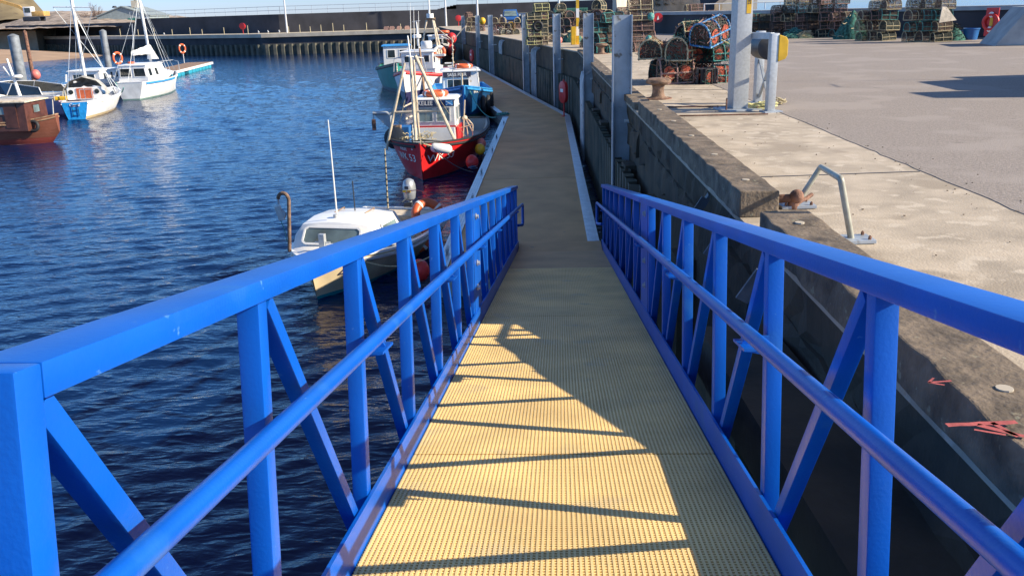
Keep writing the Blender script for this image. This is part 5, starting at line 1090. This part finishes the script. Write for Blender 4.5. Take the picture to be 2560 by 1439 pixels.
m0 = loc2(1040, 352, 25.5); m1 = loc2(1036, 300, 25.6); m2 = loc2(1026, 145, 26.2)
pole(bt2, [m0, m1, m2], .05, 'cream', 'mast_post'); pole(bt2, [m2, loc2(1019, 90, 26.4)], .02, 'letter', 'mast_top')
ml = loc2(966, 375, 26.6); mtop = loc2(1011, 158, 26.6); pole(bt2, [ml, mtop], .042, 'cream', 'mast_leg'); mr = loc2(1139, 356, 26.2); mt2 = loc2(1038, 140, 26.6); pole(bt2, [mr, mt2], .05, 'cream', 'mast_leg')
pole(bt2, [ml.lerp(mtop, .44), mr.lerp(mt2, .37)], .035, 'cream', 'cross_bar'); pole(bt2, [loc2(1048, 345, 27.0), loc2(1034, 150, 27.0)], .035, 'cream', 'mast_post')
pole(bt2, [loc2(1014, 298, 27), loc2(1030, 290, 27.2)], .03, 'cream', 'stub'); pole(bt2, [loc2(1008, 268, 27), loc2(1028, 258, 27.6)], .025, 'cream', 'stub')
pole(bt2, [loc2(980, 360, 27.3), loc2(976, 290, 27.3), loc2(968, 283, 27.3), loc2(932, 283, 27.3)], .055, 'galv', 'davit_arm'); MB().prism([(0, 0), (-.45, .42), (-.45, .50), (.06, .5)], -.02, .02, 'x').build('davit_gusset', 'galvd', bt2, smooth=0).location = loc2(975, 322, 27.3)
bk = loc2(935, 312, 27.3); pole(bt2, [loc2(933, 284, 27.3), bk], .02, 'galvd', 'hanger'); MB().box(bk, (.08, .12, .34)).build('hanging_block', 'rust', bt2, smooth=0, bevel=.02)
q = loc2(1003, 330, 27.6); MB().box((q.x, q.y, .98), (.6, .62, .62)).build('blue_box', 'binb', bt2, smooth=0, bevel=.02)
q = loc2(988, 345, 27.0); MB().lathe([(.30, -.06), (.34, -.04), (.20, 0), (.34, .04), (.3, .06)], (q.x, q.y, q.z), 20, 'x').build('hauler_wheel', 'dark', bt2); MB().box((q.x - .25, q.y, q.z + .1), (.3, .3, .5)).build('hauler_body', 'wood', bt2, smooth=0, bevel=.02)
for (a, b) in (((1150, 320), (1182, 312)), ((1182, 312), (1182, 352)), ((1172, 300), (1182, 312)), ((1162, 296), (1172, 300)), ((1167, 318), (1172, 352)), ((1130, 322), (1150, 320)), ((1160, 296), (1158, 352)), ((1166, 300), (1182, 330))): pole(bt2, [loc2(*a, 28.4), loc2(*b, 28.4)], .018, 'cream', 'guard_rail', n=6)
for a_, b_, r_ in (((1026, 150, 26.2), (1052, 362, 24.8), .010), ((1019, 92, 26.4), (1100, 232, 30.5), .008), ((1011, 160, 26.6), (976, 290, 27.3), .010), ((1036, 142, 26.6), (1172, 352, 28.2), .010), ((980, 360, 27.3), (1012, 250, 27), .012)): MB().tube(catenary(loc2(*a_), loc2(*b_), .12, 8), r_, 4).build('rope', 'ropec', bt2)
mb = MB(); rr3 = random.Random(4)
for k in range(90):
    c = loc2(1030, 338, 27.0) + Vector((rr3.uniform(-.35, .5), rr3.uniform(-.25, .7), rr3.uniform(-.1, .06))); d = Vector((rr3.gauss(0, .08), rr3.gauss(0, .08), rr3.gauss(0, .03))); mb.tube([c, c + d], .012, 4, cap=False)
mb.build('rope_clutter', 'ropec', bt2, smooth=0, recalc=False)
single(MB().tube([aty(1145, 250, 29), aty(1152, 330, 29)], .02, 6), 'upright_pole', 'cream', 'thin pale pole standing on the right side of the red boat', 'pole'); MB()
single(MB().tube([aty(1162, 250, 28.6), aty(1158, 345, 28.6)], .02, 6), 'upright_pole', 'cream', 'pale pole with a round knot above the red boat guard rail', 'pole'); single(MB().ball((0, 0, 0), .085, 12), 'knot_buoy', 'cream', 'small round pale knot on the pole above the red boat', 'float', aty(1162, 295, 28.5))
o = thing('cylinder_fender', 'fat white cylindrical fender hanging at the bow of the red boat', 'fender', aty(1103, 371, 25.1)); mb = MB(); mb.lathe([(.02, -.32), (.09, -.29), (.135, -.22), (.145, 0), (.135, .22), (.09, .29), (.02, .32)], (0, 0, 0), 16, 'x'); mb.build('body', 'white', o); o.rotation_euler = (0, .16, .15)
rp_ = [aty(1044, 345, 25.2), aty(1060, 360, 24.9), aty(1082, 366, 25.0)]; single(MB().tube(rp_, .02, 6), 'fender_line', 'ropec', 'pale line tying the white fender to the red boat bow', 'rope')
single(MB().tube(catenary(aty(1085, 372, 24.9), aty(1183, 430, 23.9), .12), .012, 5), 'bow_line', 'dark', 'dark mooring line from the red boat bow down to the pontoon', 'rope')
for px, py, Y, r, m, lb in ((1180, 405, 25.2, .19, 'redp', 'lowest red ball fender beside the red boat hull'), (1200, 373, 26.6, .16, 'yellow', 'orange yellow ball fender between the two redder ones'), (1203, 359, 27.2, .15, 'pink', 'upper pink ball fender beside the pontoon edge')):
    single(MB().ball((0, 0, 0), r, 16, 1.1), 'fender_buoy', m, lb, 'fender', aty(px, py, Y))
# ---------------- 3 blue hulled boat
H3 = Hull(8.2, 2.9, 1.15, 1.75, .75, .8, .85, .42, 2.2, .4, .36, .05, .6)
hd3 = Vector((.62, -8)).normalized(); ps3 = Vector((-1.75, 36.9)) - hd3 * 4.1
bt3, loc3, inv3 = boat('fishing_boat', 'blue and black hulled fishing boat with open white wheelhouse moored behind the red boat', ps3, hd3, H3, hullmat('blue_hull_paint', (.004, .055, .16), (.01, .12, .10), .45), 'lblue', 'gwhite', inner='lblue', rubr=.06)
hulltext(bt3, H3, 'WK 13', .24, 'letter', 1, .88, 1.42)
xf = (inv3 @ Vector((-2.1, 40.6, 0))).x; yw = .1
wh3 = house(bt3, xf - 1.7, xf, 1.66, .75, 2.05, 'white', 'white', (.0, .0), .97, .10, (('f', .42, 1.0, 1.05, 1.72), ('p', .8, .28, 1.05, 1.72), ('p', .5, .28, 1.05, 1.72), ('p', .2, .28, 1.05, 1.72), ('s', .5, .9, 1.05, 1.72)), framem='white')
n_ = MB().box((xf + .05, -.17, 1.92), (.05, 1.25, .22)).build('name_board', 'letterd', bt3, smooth=0); text('SANS PEUR', .20, 'letter', n_, (xf + .079, -.17, 1.92), (0, 1, 0), (0, 0, 1), sx=.88)
lr = thing('life_ring', 'orange life ring lying on the roof of the blue hulled boat', 'life ring', inv3.inverted() @ Vector((xf - .6, .15, 2.26))); ring(lr, (0, 0, 0), .36, .09)
mb = MB(); c_ = loc3(1123, 186, 41); c_ = (c_.x, c_.y, 2.3); mb.bar((c_[0], c_[1] - .18, 2.14), (c_[0], c_[1] + .18, 2.14), .05); mb.bar((c_[0], c_[1] + .18, 2.14), (c_[0], c_[1] + .18, 2.42), .05); mb.bar((c_[0], c_[1] + .18, 2.42), (c_[0], c_[1] - .18, 2.42), .05); mb.bar((c_[0], c_[1] - .05, 2.28), (c_[0], c_[1] + .18, 2.28), .05); mb.build('roof_bracket', 'letter', bt3, smooth=0)
dn = thing('marker_pole', 'knotted marker pole standing on the blue hulled boat wheelhouse', 'pole', aty(1134, 186, 41)); tp = aty(1130, 92, 41) - aty(1134, 186, 41); MB().tube([(0, 0, 0), tp * .5, tp], .022, 6).build('cane', 'cream', dn)
for k in range(8): MB().ball(tp * (.1 + .11 * k) + Vector((rr.uniform(-.03, .03), 0, 0)), .045, 8).build('float', 'cream', dn)
MB().tube([(.02, 0, tp.z * .9), (-.75, 0, tp.z * 1.28)], .02, 5).build('arm', 'cream', dn); MB().tube([(.02, 0, tp.z * .88), (.6, 0, tp.z * 1.25)], .02, 5).build('arm', 'cream', dn)
for k, (u, z) in enumerate(((.80, .75), (.70, .70), (.60, .75))): 
    p = inv3.inverted() @ (H3.P(u, H3.vz(u, z), 1, .14)); o = thing('tyre_fender', ['front black tyre fender on the blue boat by the pontoon', 'middle black tyre fender on the blue boat by the pontoon', 'rear black tyre fender on the blue boat by the pontoon'][k], 'tyre', p); MB().torus((0, 0, 0), .30, .11, Matrix.Rotation(math.pi / 2, 3, 'Y')).build('tread', 'black', o)
single(MB().tube(catenary(inv3.inverted() @ Vector((4.1, .25, 1.5)), at(1240, 293, .6), .35), .018, 5), 'mooring_line', 'ropeg', 'sagging pale green mooring line from the blue boat to the pontoon', 'rope')
pole(bt3, [(3.2, -.4, 1.5), (3.15, -.4, 2.3), (2.9, .6, 2.35), (2.95, .7, 1.5)], .02, 'galv', 'bow_rail'); pole(bt3, [(2.2, 0, .8), (2.2, 0, 2.1)], .04, 'cream', 'samson_post')
MB().tube([H3.P(.999, v, 0) + Vector((.03, 0, 0)) for v in (1, .8, .6, .4)], .05, 8).build('stem_post', 'lblue', bt3)
# ---------------- 4 white two level wheelhouse boat
H4 = Hull(10, 3.1, 1.15, 1.75, .75, .9, .85, .42, 2.2, .5, .36, .1, .55)
hd4 = Vector((-.9, -9)).normalized(); ps4 = Vector((-5.35, 47.6)) - hd4 * 5
bt4, loc4, inv4 = boat('fishing_boat', 'white hulled fishing boat with a tall white wheelhouse and lattice mast behind the blue boat', ps4, hd4, H4, hullmat('white_hull_paint', (.70, .70, .72), (.03, .03, .09), .62), 'redp', 'gwhite', inner='gwhite', rubr=.06)
x4 = (inv4 @ Vector((-4.2, 50.6, 0))).x
house(bt4, x4 - 2.6, x4, 2.0, .75, 1.60, 'gwhite', 'gwhite', (.0, .0), 1, .02, (('f', .35, .5, 1.0, 1.45), ('f', .8, .5, 1.0, 1.45)), 'lower_cabin', yc=.1)
house(bt4, x4 - 2.3, x4 + .02, 1.78, 1.64, 2.52, 'white', 'white', (-.06, .0), 1.02, .09, (('f', .18, .28, 1.98, 2.36), ('f', .50, .32, 1.98, 2.36), ('f', .80, .32, 1.98, 2.36), ('s', .75, .4, 1.95, 2.35), ('p', .8, .3, 1.95, 2.36)), yc=.1, framem='white')
def roofgear(o, lc, Y):
    a = lc(1104, 135, Y); b = lc(1083, 48, Y); c = lc(1066, 120, Y + .8); d_ = lc(1070, 48, Y + .3)
    pole(o, [a, b], .06, 'cream', 'mast_leg'); pole(o, [lc(1098, 140, Y - .6), lc(1081, 48, Y)], .05, 'cream', 'mast_leg'); pole(o, [lc(1057, 105, Y), lc(1067, 50, Y)], .05, 'cream', 'mast_leg')
    pole(o, [lc(1064, 48, Y), lc(1088, 48, Y)], .08, 'wood', 'platform'); MB().lathe([(.20, -.12), (.2, .12)], lc(1075, 40, Y), 14).build('radar_scanner', 'white', o); pole(o, [lc(1074, 50, Y), lc(1071, -14, Y)], .05, 'letter', 'mast'); 
roofgear(bt4, loc4, 51.5)
q = loc4(1066, 112, 51); MB().lathe([(.28, -.20), (.32, -.15), (.32, .12), (.26, .2)], q, 18).build('radar_dome', 'white', bt4); MB().box(loc4(1080, 138, 51), (.5, 1.5, .12)).build('raft_cradle', 'white', bt4, smooth=0)
lr = thing('life_ring', 'white and red life ring standing on the tall white wheelhouse roof', 'life ring', aty(1099, 130, 51)); ring(lr, (0, 0, 0), .26, .10, Matrix.Rotation(1.35, 3, 'X'), False, 'ring'); MB().loft([[Matrix.Rotation(1.35, 3, 'X') @ (Matrix.Rotation(a, 3, 'Z') @ Vector((.26 + .106 * math.cos(b), 0, .106 * math.sin(b)))) for b in [2 * math.pi * j / 10 for j in range(11)]] for a in [.9 + k * .22 for k in range(11)]], cap=False).build('band', 'letter', lr, recalc=False)
pole(bt4, [loc4(1066, 270, 47), loc4(1049, 122, 50.0)], .055, 'wood', 'derrick'); pole(bt4, [(3.6, -.9, 1.6), (3.7, -.8, 2.3), (4.3, 0, 2.45), (3.7, .8, 2.3), (3.6, .9, 1.6)], .03, 'galv', 'bow_rail')
for k, px in enumerate((1028, 1036, 1047)): single(MB().tube([aty(px, 130, 57), aty(px - 3 + k, 8 + 10 * k, 57)], [.03, .012], 5), 'whip_aerial', 'letter', ['left tall white whip aerial above the green boat', 'middle white whip aerial above the green boat', 'right short white whip aerial above the green boat'][k], 'aerial')
# ---------------- 5 green boat
H5 = Hull(9, 2.9, 1.2, 1.8, .8, .9, .85, .42, 2.2, .5, .36, .1, .55)
hd5 = Vector((.9, -8)).normalized(); ps5 = Vector((-7.1, 59.3))
bt5, loc5, inv5 = boat('fishing_boat', 'dark green hulled fishing boat with a blue edged wheelhouse roof lying outermost', ps5, hd5, H5, hullmat('green_hull_paint', (.012, .20, .17), (.02, .05, .07), .2), 'dark', 'gwhite', inner='green', rubr=.06)
x5 = (inv5 @ Vector((-6.5, 58.5, 0))).x
house(bt5, x5 - 1.8, x5, 1.75, .8, 2.62, 'gwhite', 'lblue', (.0, .0), .97, .10, (('f', .3, .5, 1.9, 2.4), ('f', .75, .5, 1.9, 2.4), ('s', .5, .5, 1.9, 2.4)), framem='white')
MB().lathe([(.22, -.1), (.28, -.06), (.28, .1), (.2, .14)], loc5(1042, 92, 59), 16).build('radar_dome', 'white', bt5); pole(bt5, [loc5(1046, 115, 59), loc5(1041, 55, 59)], .07, 'letter', 'mast', .04); pole(bt5, [loc5(1031, 55, 59), loc5(1050, 52, 59)], .03, 'galv', 'aerial_bar')
q = loc5(984, 178, 56.5); mb = MB(); [mb.torus((q.x, q.y, q.z - .25 + k * .16), .28, .03, None, 16, 6) for k in range(4)]; mb.build('cage', 'letter', bt5); mb = MB(); mb.lathe([(.25, -.3), (.25, .25)], q, 14); mb.build('drum', 'cream', bt5)
single(MB().ball((0, 0, 0), .24, 14, 1.1), 'fender_buoy', 'pink', 'faded pink ball fender on the outer side of the green boat', 'fender', aty(971, 197, 57))
MB().box(loc5(1034, 160, 58) , (.1, .9, .5)).build('bait_boxes', 'orange', bt5, smooth=0)
# ---------------- 6 black boat
H6 = Hull(9.5, 3.3, 1.5, 2.2, .9, .9, .85, .42, 2.2, .5, .36, .1, .55)
bt6, loc6, inv6 = boat('fishing_boat', 'black hulled fishing boat with a railed white wheelhouse near the pontoon end', (-5.9, 79.5), (.14, -1), H6, hullmat('black_hull_paint', (.012, .015, .028), (.25, .03, .04), .5), 'gwhite', 'gwhite', inner='gwhite')
x6 = (inv6 @ Vector((-5.9, 76.5, 0))).x
house(bt6, x6 - 2, x6, 1.7, .9, 2.7, 'white', 'white', (.0, .0), .97, .12, (('f', .2, .42, 1.9, 2.5), ('f', .5, .42, 1.9, 2.5), ('f', .8, .42, 1.9, 2.5), ('p', .5, .8, 1.9, 2.5)), framem='white')
flat_ring(bt6, loc6(1110, 80, 76.5), .35, .12); pole(bt6, [loc6(1103, 90, 76), loc6(1118, 100, 76)], .05, 'cream', 'boom')
pole(bt6, [(3.5, -1, 2.1), (4.2, -.6, 2.5), (4.9, 0, 2.7), (4.2, .6, 2.5), (3.5, 1, 2.1)], .03, 'galv', 'bow_rail')
for k, (px, py) in enumerate(((1129, 96), (1127, 124))): single(MB().ball((0, 0, 0), .42, 14, 1.1), 'fender_buoy', 'redp', ['upper red ball fender between the black boat and the quay', 'lower red ball fender between the black boat and the quay'][k], 'fender', aty(px, py, 76))
# ---------------- 7 brown wooden boat
H7 = Hull(7.4, 2.3, .92, 1.3, .55, .6, .12, .5, 2.2, .3, .45, .20, .7); H7.sr = 1.0
bt7, loc7, inv7 = boat('wooden_boat', 'varnished brown wooden boat with a brown wheelhouse at the left edge', (-22.1, 36.4), (-1, .02), H7, hullmat('brown_planked_hull', (.27, .10, .06), (.32, .07, .05), .22, True), 'wood', 'ropec', inner='teal')
wh7 = house(bt7, -2.9, 1.1, 1.7, .55, 1.68, 'brown', 'cream', (.1, .0), .96, .10, (('p', .42, .9, 1.22, 1.54), ('p', .75, .5, 1.22, 1.54), ('a', .5, .5, 1.22, 1.54)), framem='brown', glass='glassl')
MB().box((-2.3, .84, 1.2), (.5, .04, 1.0)).build('door', 'brown', wh7, smooth=0)
pole(bt7, [loc7(50, 240, 36.4), loc7(17, 147, 36.4)], .07, 'letter', 'mast', .04); pole(bt7, [loc7(38, 205, 36.4), loc7(8, 168, 36.4)], .035, 'letter', 'mast_strut'); MB().lathe([(.16, -.05), (.2, .0), (.14, .07)], loc7(44, 192, 36.3), 12).build('mast_light', 'white', bt7)
p = inv7.inverted() @ H7.P(.10, .8, 1, .12); o = thing('tyre_fender', 'black tyre fender hanging on the stern quarter of the brown wooden boat', 'tyre', p); MB().torus((0, 0, 0), .19, .07, Matrix.Rotation(math.pi / 2 - .2, 3, 'X')).build('tread', 'black', o)
single(MB().tube([inv7.inverted() @ Vector(q) for q in ((-.9, .95, 1.75), (-.85, 1.02, 1.3), (-.5, 1.05, .95), (-.3, 1.0, .9))], .03, 6), 'hanging_hose', 'ropec', 'pale hose hanging down the brown wheelhouse side', 'hose')
# ---------------- 8 motor cruiser
H8 = Hull(6.8, 2.5, 1.05, 1.15, .7, .4, .9, .4, 2.0, .5, .40, .0, .7)
bt8, loc8, inv8 = boat('motor_cruiser', 'lilac and white motor cruiser with a dark wraparound windscreen behind the brown boat', (-26.6, 48.0), (-1, .12), H8, hullmat('lilac_hull_paint', (.50, .36, .50), (.2, .15, .25), .1), 'white', 'white')
mb = MB(); mb.loft([[(3.6, -.05, 1.12), (3.6, 0, 1.16), (3.6, .05, 1.12)], [(2.2, -.9, 1.10), (2.2, 0, 1.28), (2.2, .9, 1.10)], [(.6, -1.12, 1.08), (.6, 0, 1.38), (.6, 1.12, 1.08)], [(.55, -1.12, 1.0), (.55, 0, 1.0), (.55, 1.12, 1.0)]]); mb.build('foredeck', 'white', bt8, smooth=50)
mb = MB(); mb.m = 0; W8 = [(-2.6, 1.12, 1.12), (-.6, 1.1, 1.12), (.9, .6, 1.3), (.9, -.6, 1.3), (-.6, -1.1, 1.12), (-2.6, -1.12, 1.12)]; T8 = [(-2.4, 1.0, 1.5), (-.9, .95, 1.72), (.2, .5, 1.78), (.2, -.5, 1.78), (-.9, -.95, 1.72), (-2.4, -1.0, 1.5)]
mb.add([Vector(a) for a in W8] + [Vector(a) for a in T8], [(i, i + 1, 7 + i, 6 + i) for i in range(5)]); mb.m = 1
for i in range(6): mb.bar(W8[i], T8[i], .04)
for i in range(5): mb.bar(T8[i], T8[i + 1], .035)
mb.build('windscreen', ['glass', 'gwhite'], bt8, smooth=0)
pole(bt8, [(3.3, -.6, 1.2), (3.4, -.5, 1.5), (3.9, 0, 1.6), (3.4, .5, 1.5), (1.2, 1.0, 1.45), (1.2, 1.05, 1.15)], .02, 'letter', 'bow_rail'); pole(bt8, [loc8(165, 205, 47.5), loc8(165, 187, 47.5)], .05, 'letter', 'stern_post')
# ---------------- 9 yacht with blue transom
H9 = Hull(7.4, 2.4, .84, 1.0, .62, .35, .52, .5, 1.9, .6, .34, .02, .6)
hd9 = Vector((-.17, 1)).normalized(); ps9 = Vector((-21.75, 44.9)) + hd9 * 3.7
bt9, loc9, inv9 = boat('sailing_yacht', 'white sailing yacht with a bright blue transom and grey spray hood', ps9, hd9, H9, hullmat('white_yacht_paint', (.78, .76, .70), (.55, .42, .22), .12), 'white', 'white', tmat='yblue' if 'yblue' in M else mat('bright_blue_transom', (.02, .30, .70), .4))
text('Coral', .22, 'letter', bt9, (-3.725, 0, .70), (0, -1, 0), (0, 0, 1), extrude=.006)
mb = MB(); mb.loft([[(2.6, -.2, 1.05), (2.6, 0, 1.1), (2.6, .2, 1.05)], [(1.6, -.65, 1.0), (1.6, 0, 1.32), (1.6, .65, 1.0)], [(-1.6, -.95, 1.0), (-1.6, 0, 1.50), (-1.6, .95, 1.0)]]); cbn = mb.build('coachroof', 'white', bt9, smooth=60)
MB().box((-1.64, 0, 1.12), (.06, 1.7, .62)).build('bulkhead', 'white', bt9, smooth=0)
for y in (-.30, .12): MB().box((-1.69, y + .08, 1.12), (.05, .36, .52)).build('cabin_door', mat('orange_brown_door', (.42, .09, .03), .5), bt9, smooth=0)
MB().lathe([(.12, -.02), (.12, .02)], (-1.69, .66, 1.2), 14, 'x').build('porthole', 'glass', bt9); MB().lathe([(.12, -.02), (.12, .02)], (-1.69, -.62, 1.2), 14, 'x').build('porthole', 'glass', bt9)
mb = MB(); mb.loft([[(x, -w_ * math.cos(a), 1.0 + h * math.sin(a) * (1 + .04 * math.sin(a * 9))) for a in [math.pi * k / 14 for k in range(15)]] for (x, w_, h) in ((-1.75, 1.08, .92), (-1.3, 1.06, .98), (-.8, 1.0, .85), (-.2, .9, .4))], cap=False); mb.build('spray_hood', 'canvas', bt9, smooth=60, recalc=False)
mst = loc9(215, 205, 49.3); mtp = loc9(176, -14, 49.0); pole(bt9, [mst, mtp], .085, 'letter', 'mast'); s1 = loc9(132, 18, 49); s2 = loc9(232, 19, 49); pole(bt9, [s1, s2], .025, 'gwhite', 'spreader'); sm = mst.lerp(mtp, .93)
stays(bt9, [(s1, (mst.x, -1.2, 1.0)), (s2, (mst.x, 1.2, 1.0)), (sm, (3.9, 0, 1.2)), (sm, (-3.7, .3, 1.0)), (mst.lerp(mtp, .8), (.2, -1.1, 1.0)), (mst.lerp(mtp, .85), (-.6, -1.2, 1.0)), (mst.lerp(mtp, .7), (.8, 1.1, 1.0))])
pole(bt9, [mst + Vector((0, 0, .1)), (-1.9, .35, 1.72)], .05, 'gwhite', 'boom')
for q in ((-3.7, -.9), (-3.7, .9), (-3.75, -.35), (-3.75, .35)): pole(bt9, [(q[0], q[1], .95), (q[0], q[1], 1.45)], .016, 'galv', 'stanchion', n=6)
pole(bt9, [(-3.2, -1.1, 1.45), (-3.7, -.9, 1.45), (-3.75, -.35, 1.45)], .016, 'galv', 'pushpit_rail', n=6); MB().bb((-3.6, .35, .95), (-3.3, 1.0, 1.15)).build('yellow_bag', 'yellow', bt9, smooth=0, bevel=.06); mb = MB()
for y in (-.14, .14): mb.bar((-3.74, y, .15), (-3.74, y, .75), .025)
for z in (.2, .45, .7): mb.bar((-3.74, -.14, z), (-3.74, .14, z), .025)
mb.build('boarding_ladder', 'navy', bt9, smooth=0)
single(MB().tube([inv9.inverted() @ Vector((-3.7, 1.0, 1.0)), inv7.inverted() @ Vector((-3.5, -.1, 1.0))], .03, 5), 'mooring_line', 'cream', 'taut pinkish line between the blue transom yacht and the brown boat', 'rope')
# ---------------- 10 white wheelhouse boat
H10 = Hull(6.5, 2.5, .95, 1.2, .6, .5, .85, .42, 2.2, .3, .36, .05, .6)
bt10, loc10, inv10 = boat('motor_boat', 'white wheelhouse boat mostly hidden behind the blue transom yacht', (-26.4, 58.5), (.05, 1), H10, hullmat('white_launch_paint', (.74, .74, .72), (.1, .1, .2), .1), 'white', 'gwhite')
house(bt10, -1.9, 1.0, 2.0, .6, 1.72, 'white', 'white', (.1, .0), .97, .10, (('a', .28, .62, 1.2, 1.55), ('a', .70, .55, 1.2, 1.55), ('s', .25, .5, 1.2, 1.58), ('s', .55, .3, 1.2, 1.58), ('s', .8, .3, 1.2, 1.58)), framem='white')
# ---------------- 11 motor sailer
H11 = Hull(7.4, 2.5, 1.05, 1.25, .85, .35, .66, .45, 2.0, .45, .34, .0, .6)
hd11 = Vector((.01, 1)).normalized(); ps11 = Vector((-23.15, 55.1)) + hd11 * 3.7
bt11, loc11, inv11 = boat('motor_sailer', 'white motor sailer with big wheelhouse windows and a furled white sail', ps11, hd11, H11, hullmat('white_sailer_paint', (.80, .79, .74), (.22, .34, .28), .08), 'gwhite', 'white')
MB().tube([H11.P(u, .93, -1, .015) for u in (.05, .2, .35, .5, .6)], .07, 6).build('blue_stripe', 'lblue', bt11); hulltext(bt11, H11, 'THE ISLES', .17, 'letter', -1, .28, 1.06, .09)
wh11 = house(bt11, -2.9, .5, 1.95, .85, 2.0, 'white', 'white', (.7, .0), .86, .04, (('a', .25, .74, 1.35, 1.85), ('a', .74, .78, 1.35, 1.85), ('s', .16, .55, 1.35, 1.82), ('s', .5, .5, 1.35, 1.8), ('p', .5, .9, 1.35, 1.82)), framem='white')
mb = MB(); mb.loft([[(3.2, -.2, 1.3), (3.2, 0, 1.34), (3.2, .2, 1.3)], [(2.2, -.6, 1.2), (2.2, 0, 1.55), (2.2, .6, 1.2)], [(.1, -.95, 1.15), (.1, 0, 1.72), (.1, .95, 1.15)]]); mb.build('coachroof', 'white', bt11, smooth=60)
ma = loc11(379, 165, 58.6); mbp = loc11(346, -14, 58.2); pole(bt11, [ma, mbp], .09, 'letter', 'mast'); ba = loc11(374, 128, 58.4); bb_ = loc11(331, 138, 57.0)
pole(bt11, [ba, bb_], .06, 'gwhite', 'boom'); secs = []
for k in range(9): f = k / 8; c = ba.lerp(bb_, f); r = .30 * (1 - .55 * f); secs.append([c + Vector((0, r * .6 * math.cos(t), .10 + r * math.sin(t) * (1 + .1 * math.sin(k * 2)))) for t in [2 * math.pi * j / 10 for j in range(10)]])
MB().loft(secs, close=True).build('furled_sail', 'sail', bt11, smooth=60)
secs = []
for k in range(7): f = k / 6; c = loc11(372, 112, 58.3).lerp(loc11(381, 148, 58.3), f); r = .08 + .30 * f; secs.append([c + Vector((r * .4 * math.cos(t) + .1 * f, r * math.sin(t), 0)) for t in [2 * math.pi * j / 10 for j in range(10)]])
MB().loft(secs, close=True).build('sail_cover', 'sail', bt11, smooth=60)
tp_ = ma.lerp(mbp, .98); stays(bt11, [(tp_, (3.9, 0, 1.4)), (tp_, (ma.x - .3, -1.3, 1.2)), (tp_, (ma.x + .3, -1.3, 1.2)), (tp_, (ma.x, 1.3, 1.2)), (tp_, (-3.7, 0, 1.2)), (tp_, (-3.7, .9, 1.2)), (ma.lerp(mbp, .6), (3.4, -.3, 1.4))]); pole(bt11, [loc11(336, 165, 56.5), loc11(330, 60, 57)], .02, 'galv', 'topping_lift', n=5)
pole(bt11, [(1.6, -1.25, 1.3), (1.6, -1.25, 1.9), (3.0, -.7, 1.95), (4.0, 0, 2.0), (3.0, .7, 1.95), (3.0, .7, 1.4)], .02, 'galv', 'pulpit_rail', n=6); flat_ring(bt11, (-1.7, .5, 2.15), .18, .05)
single(MB().tube([(0, 0, 0), (0, 0, .45)], [.05, .06], 10), 'tube_fender', 'float', 'bright blue tube fender hanging by the motor sailer bow', 'fender', aty(432, 203, 60))
single(MB().tube(catenary(inv11.inverted() @ Vector((-3.7, .8, 1.1)), inv9.inverted() @ Vector((1.5, -1.2, 1.1)), .4), .035, 5), 'mooring_line', 'ropeg', 'blue green mooring line between the two yachts on the left', 'rope')
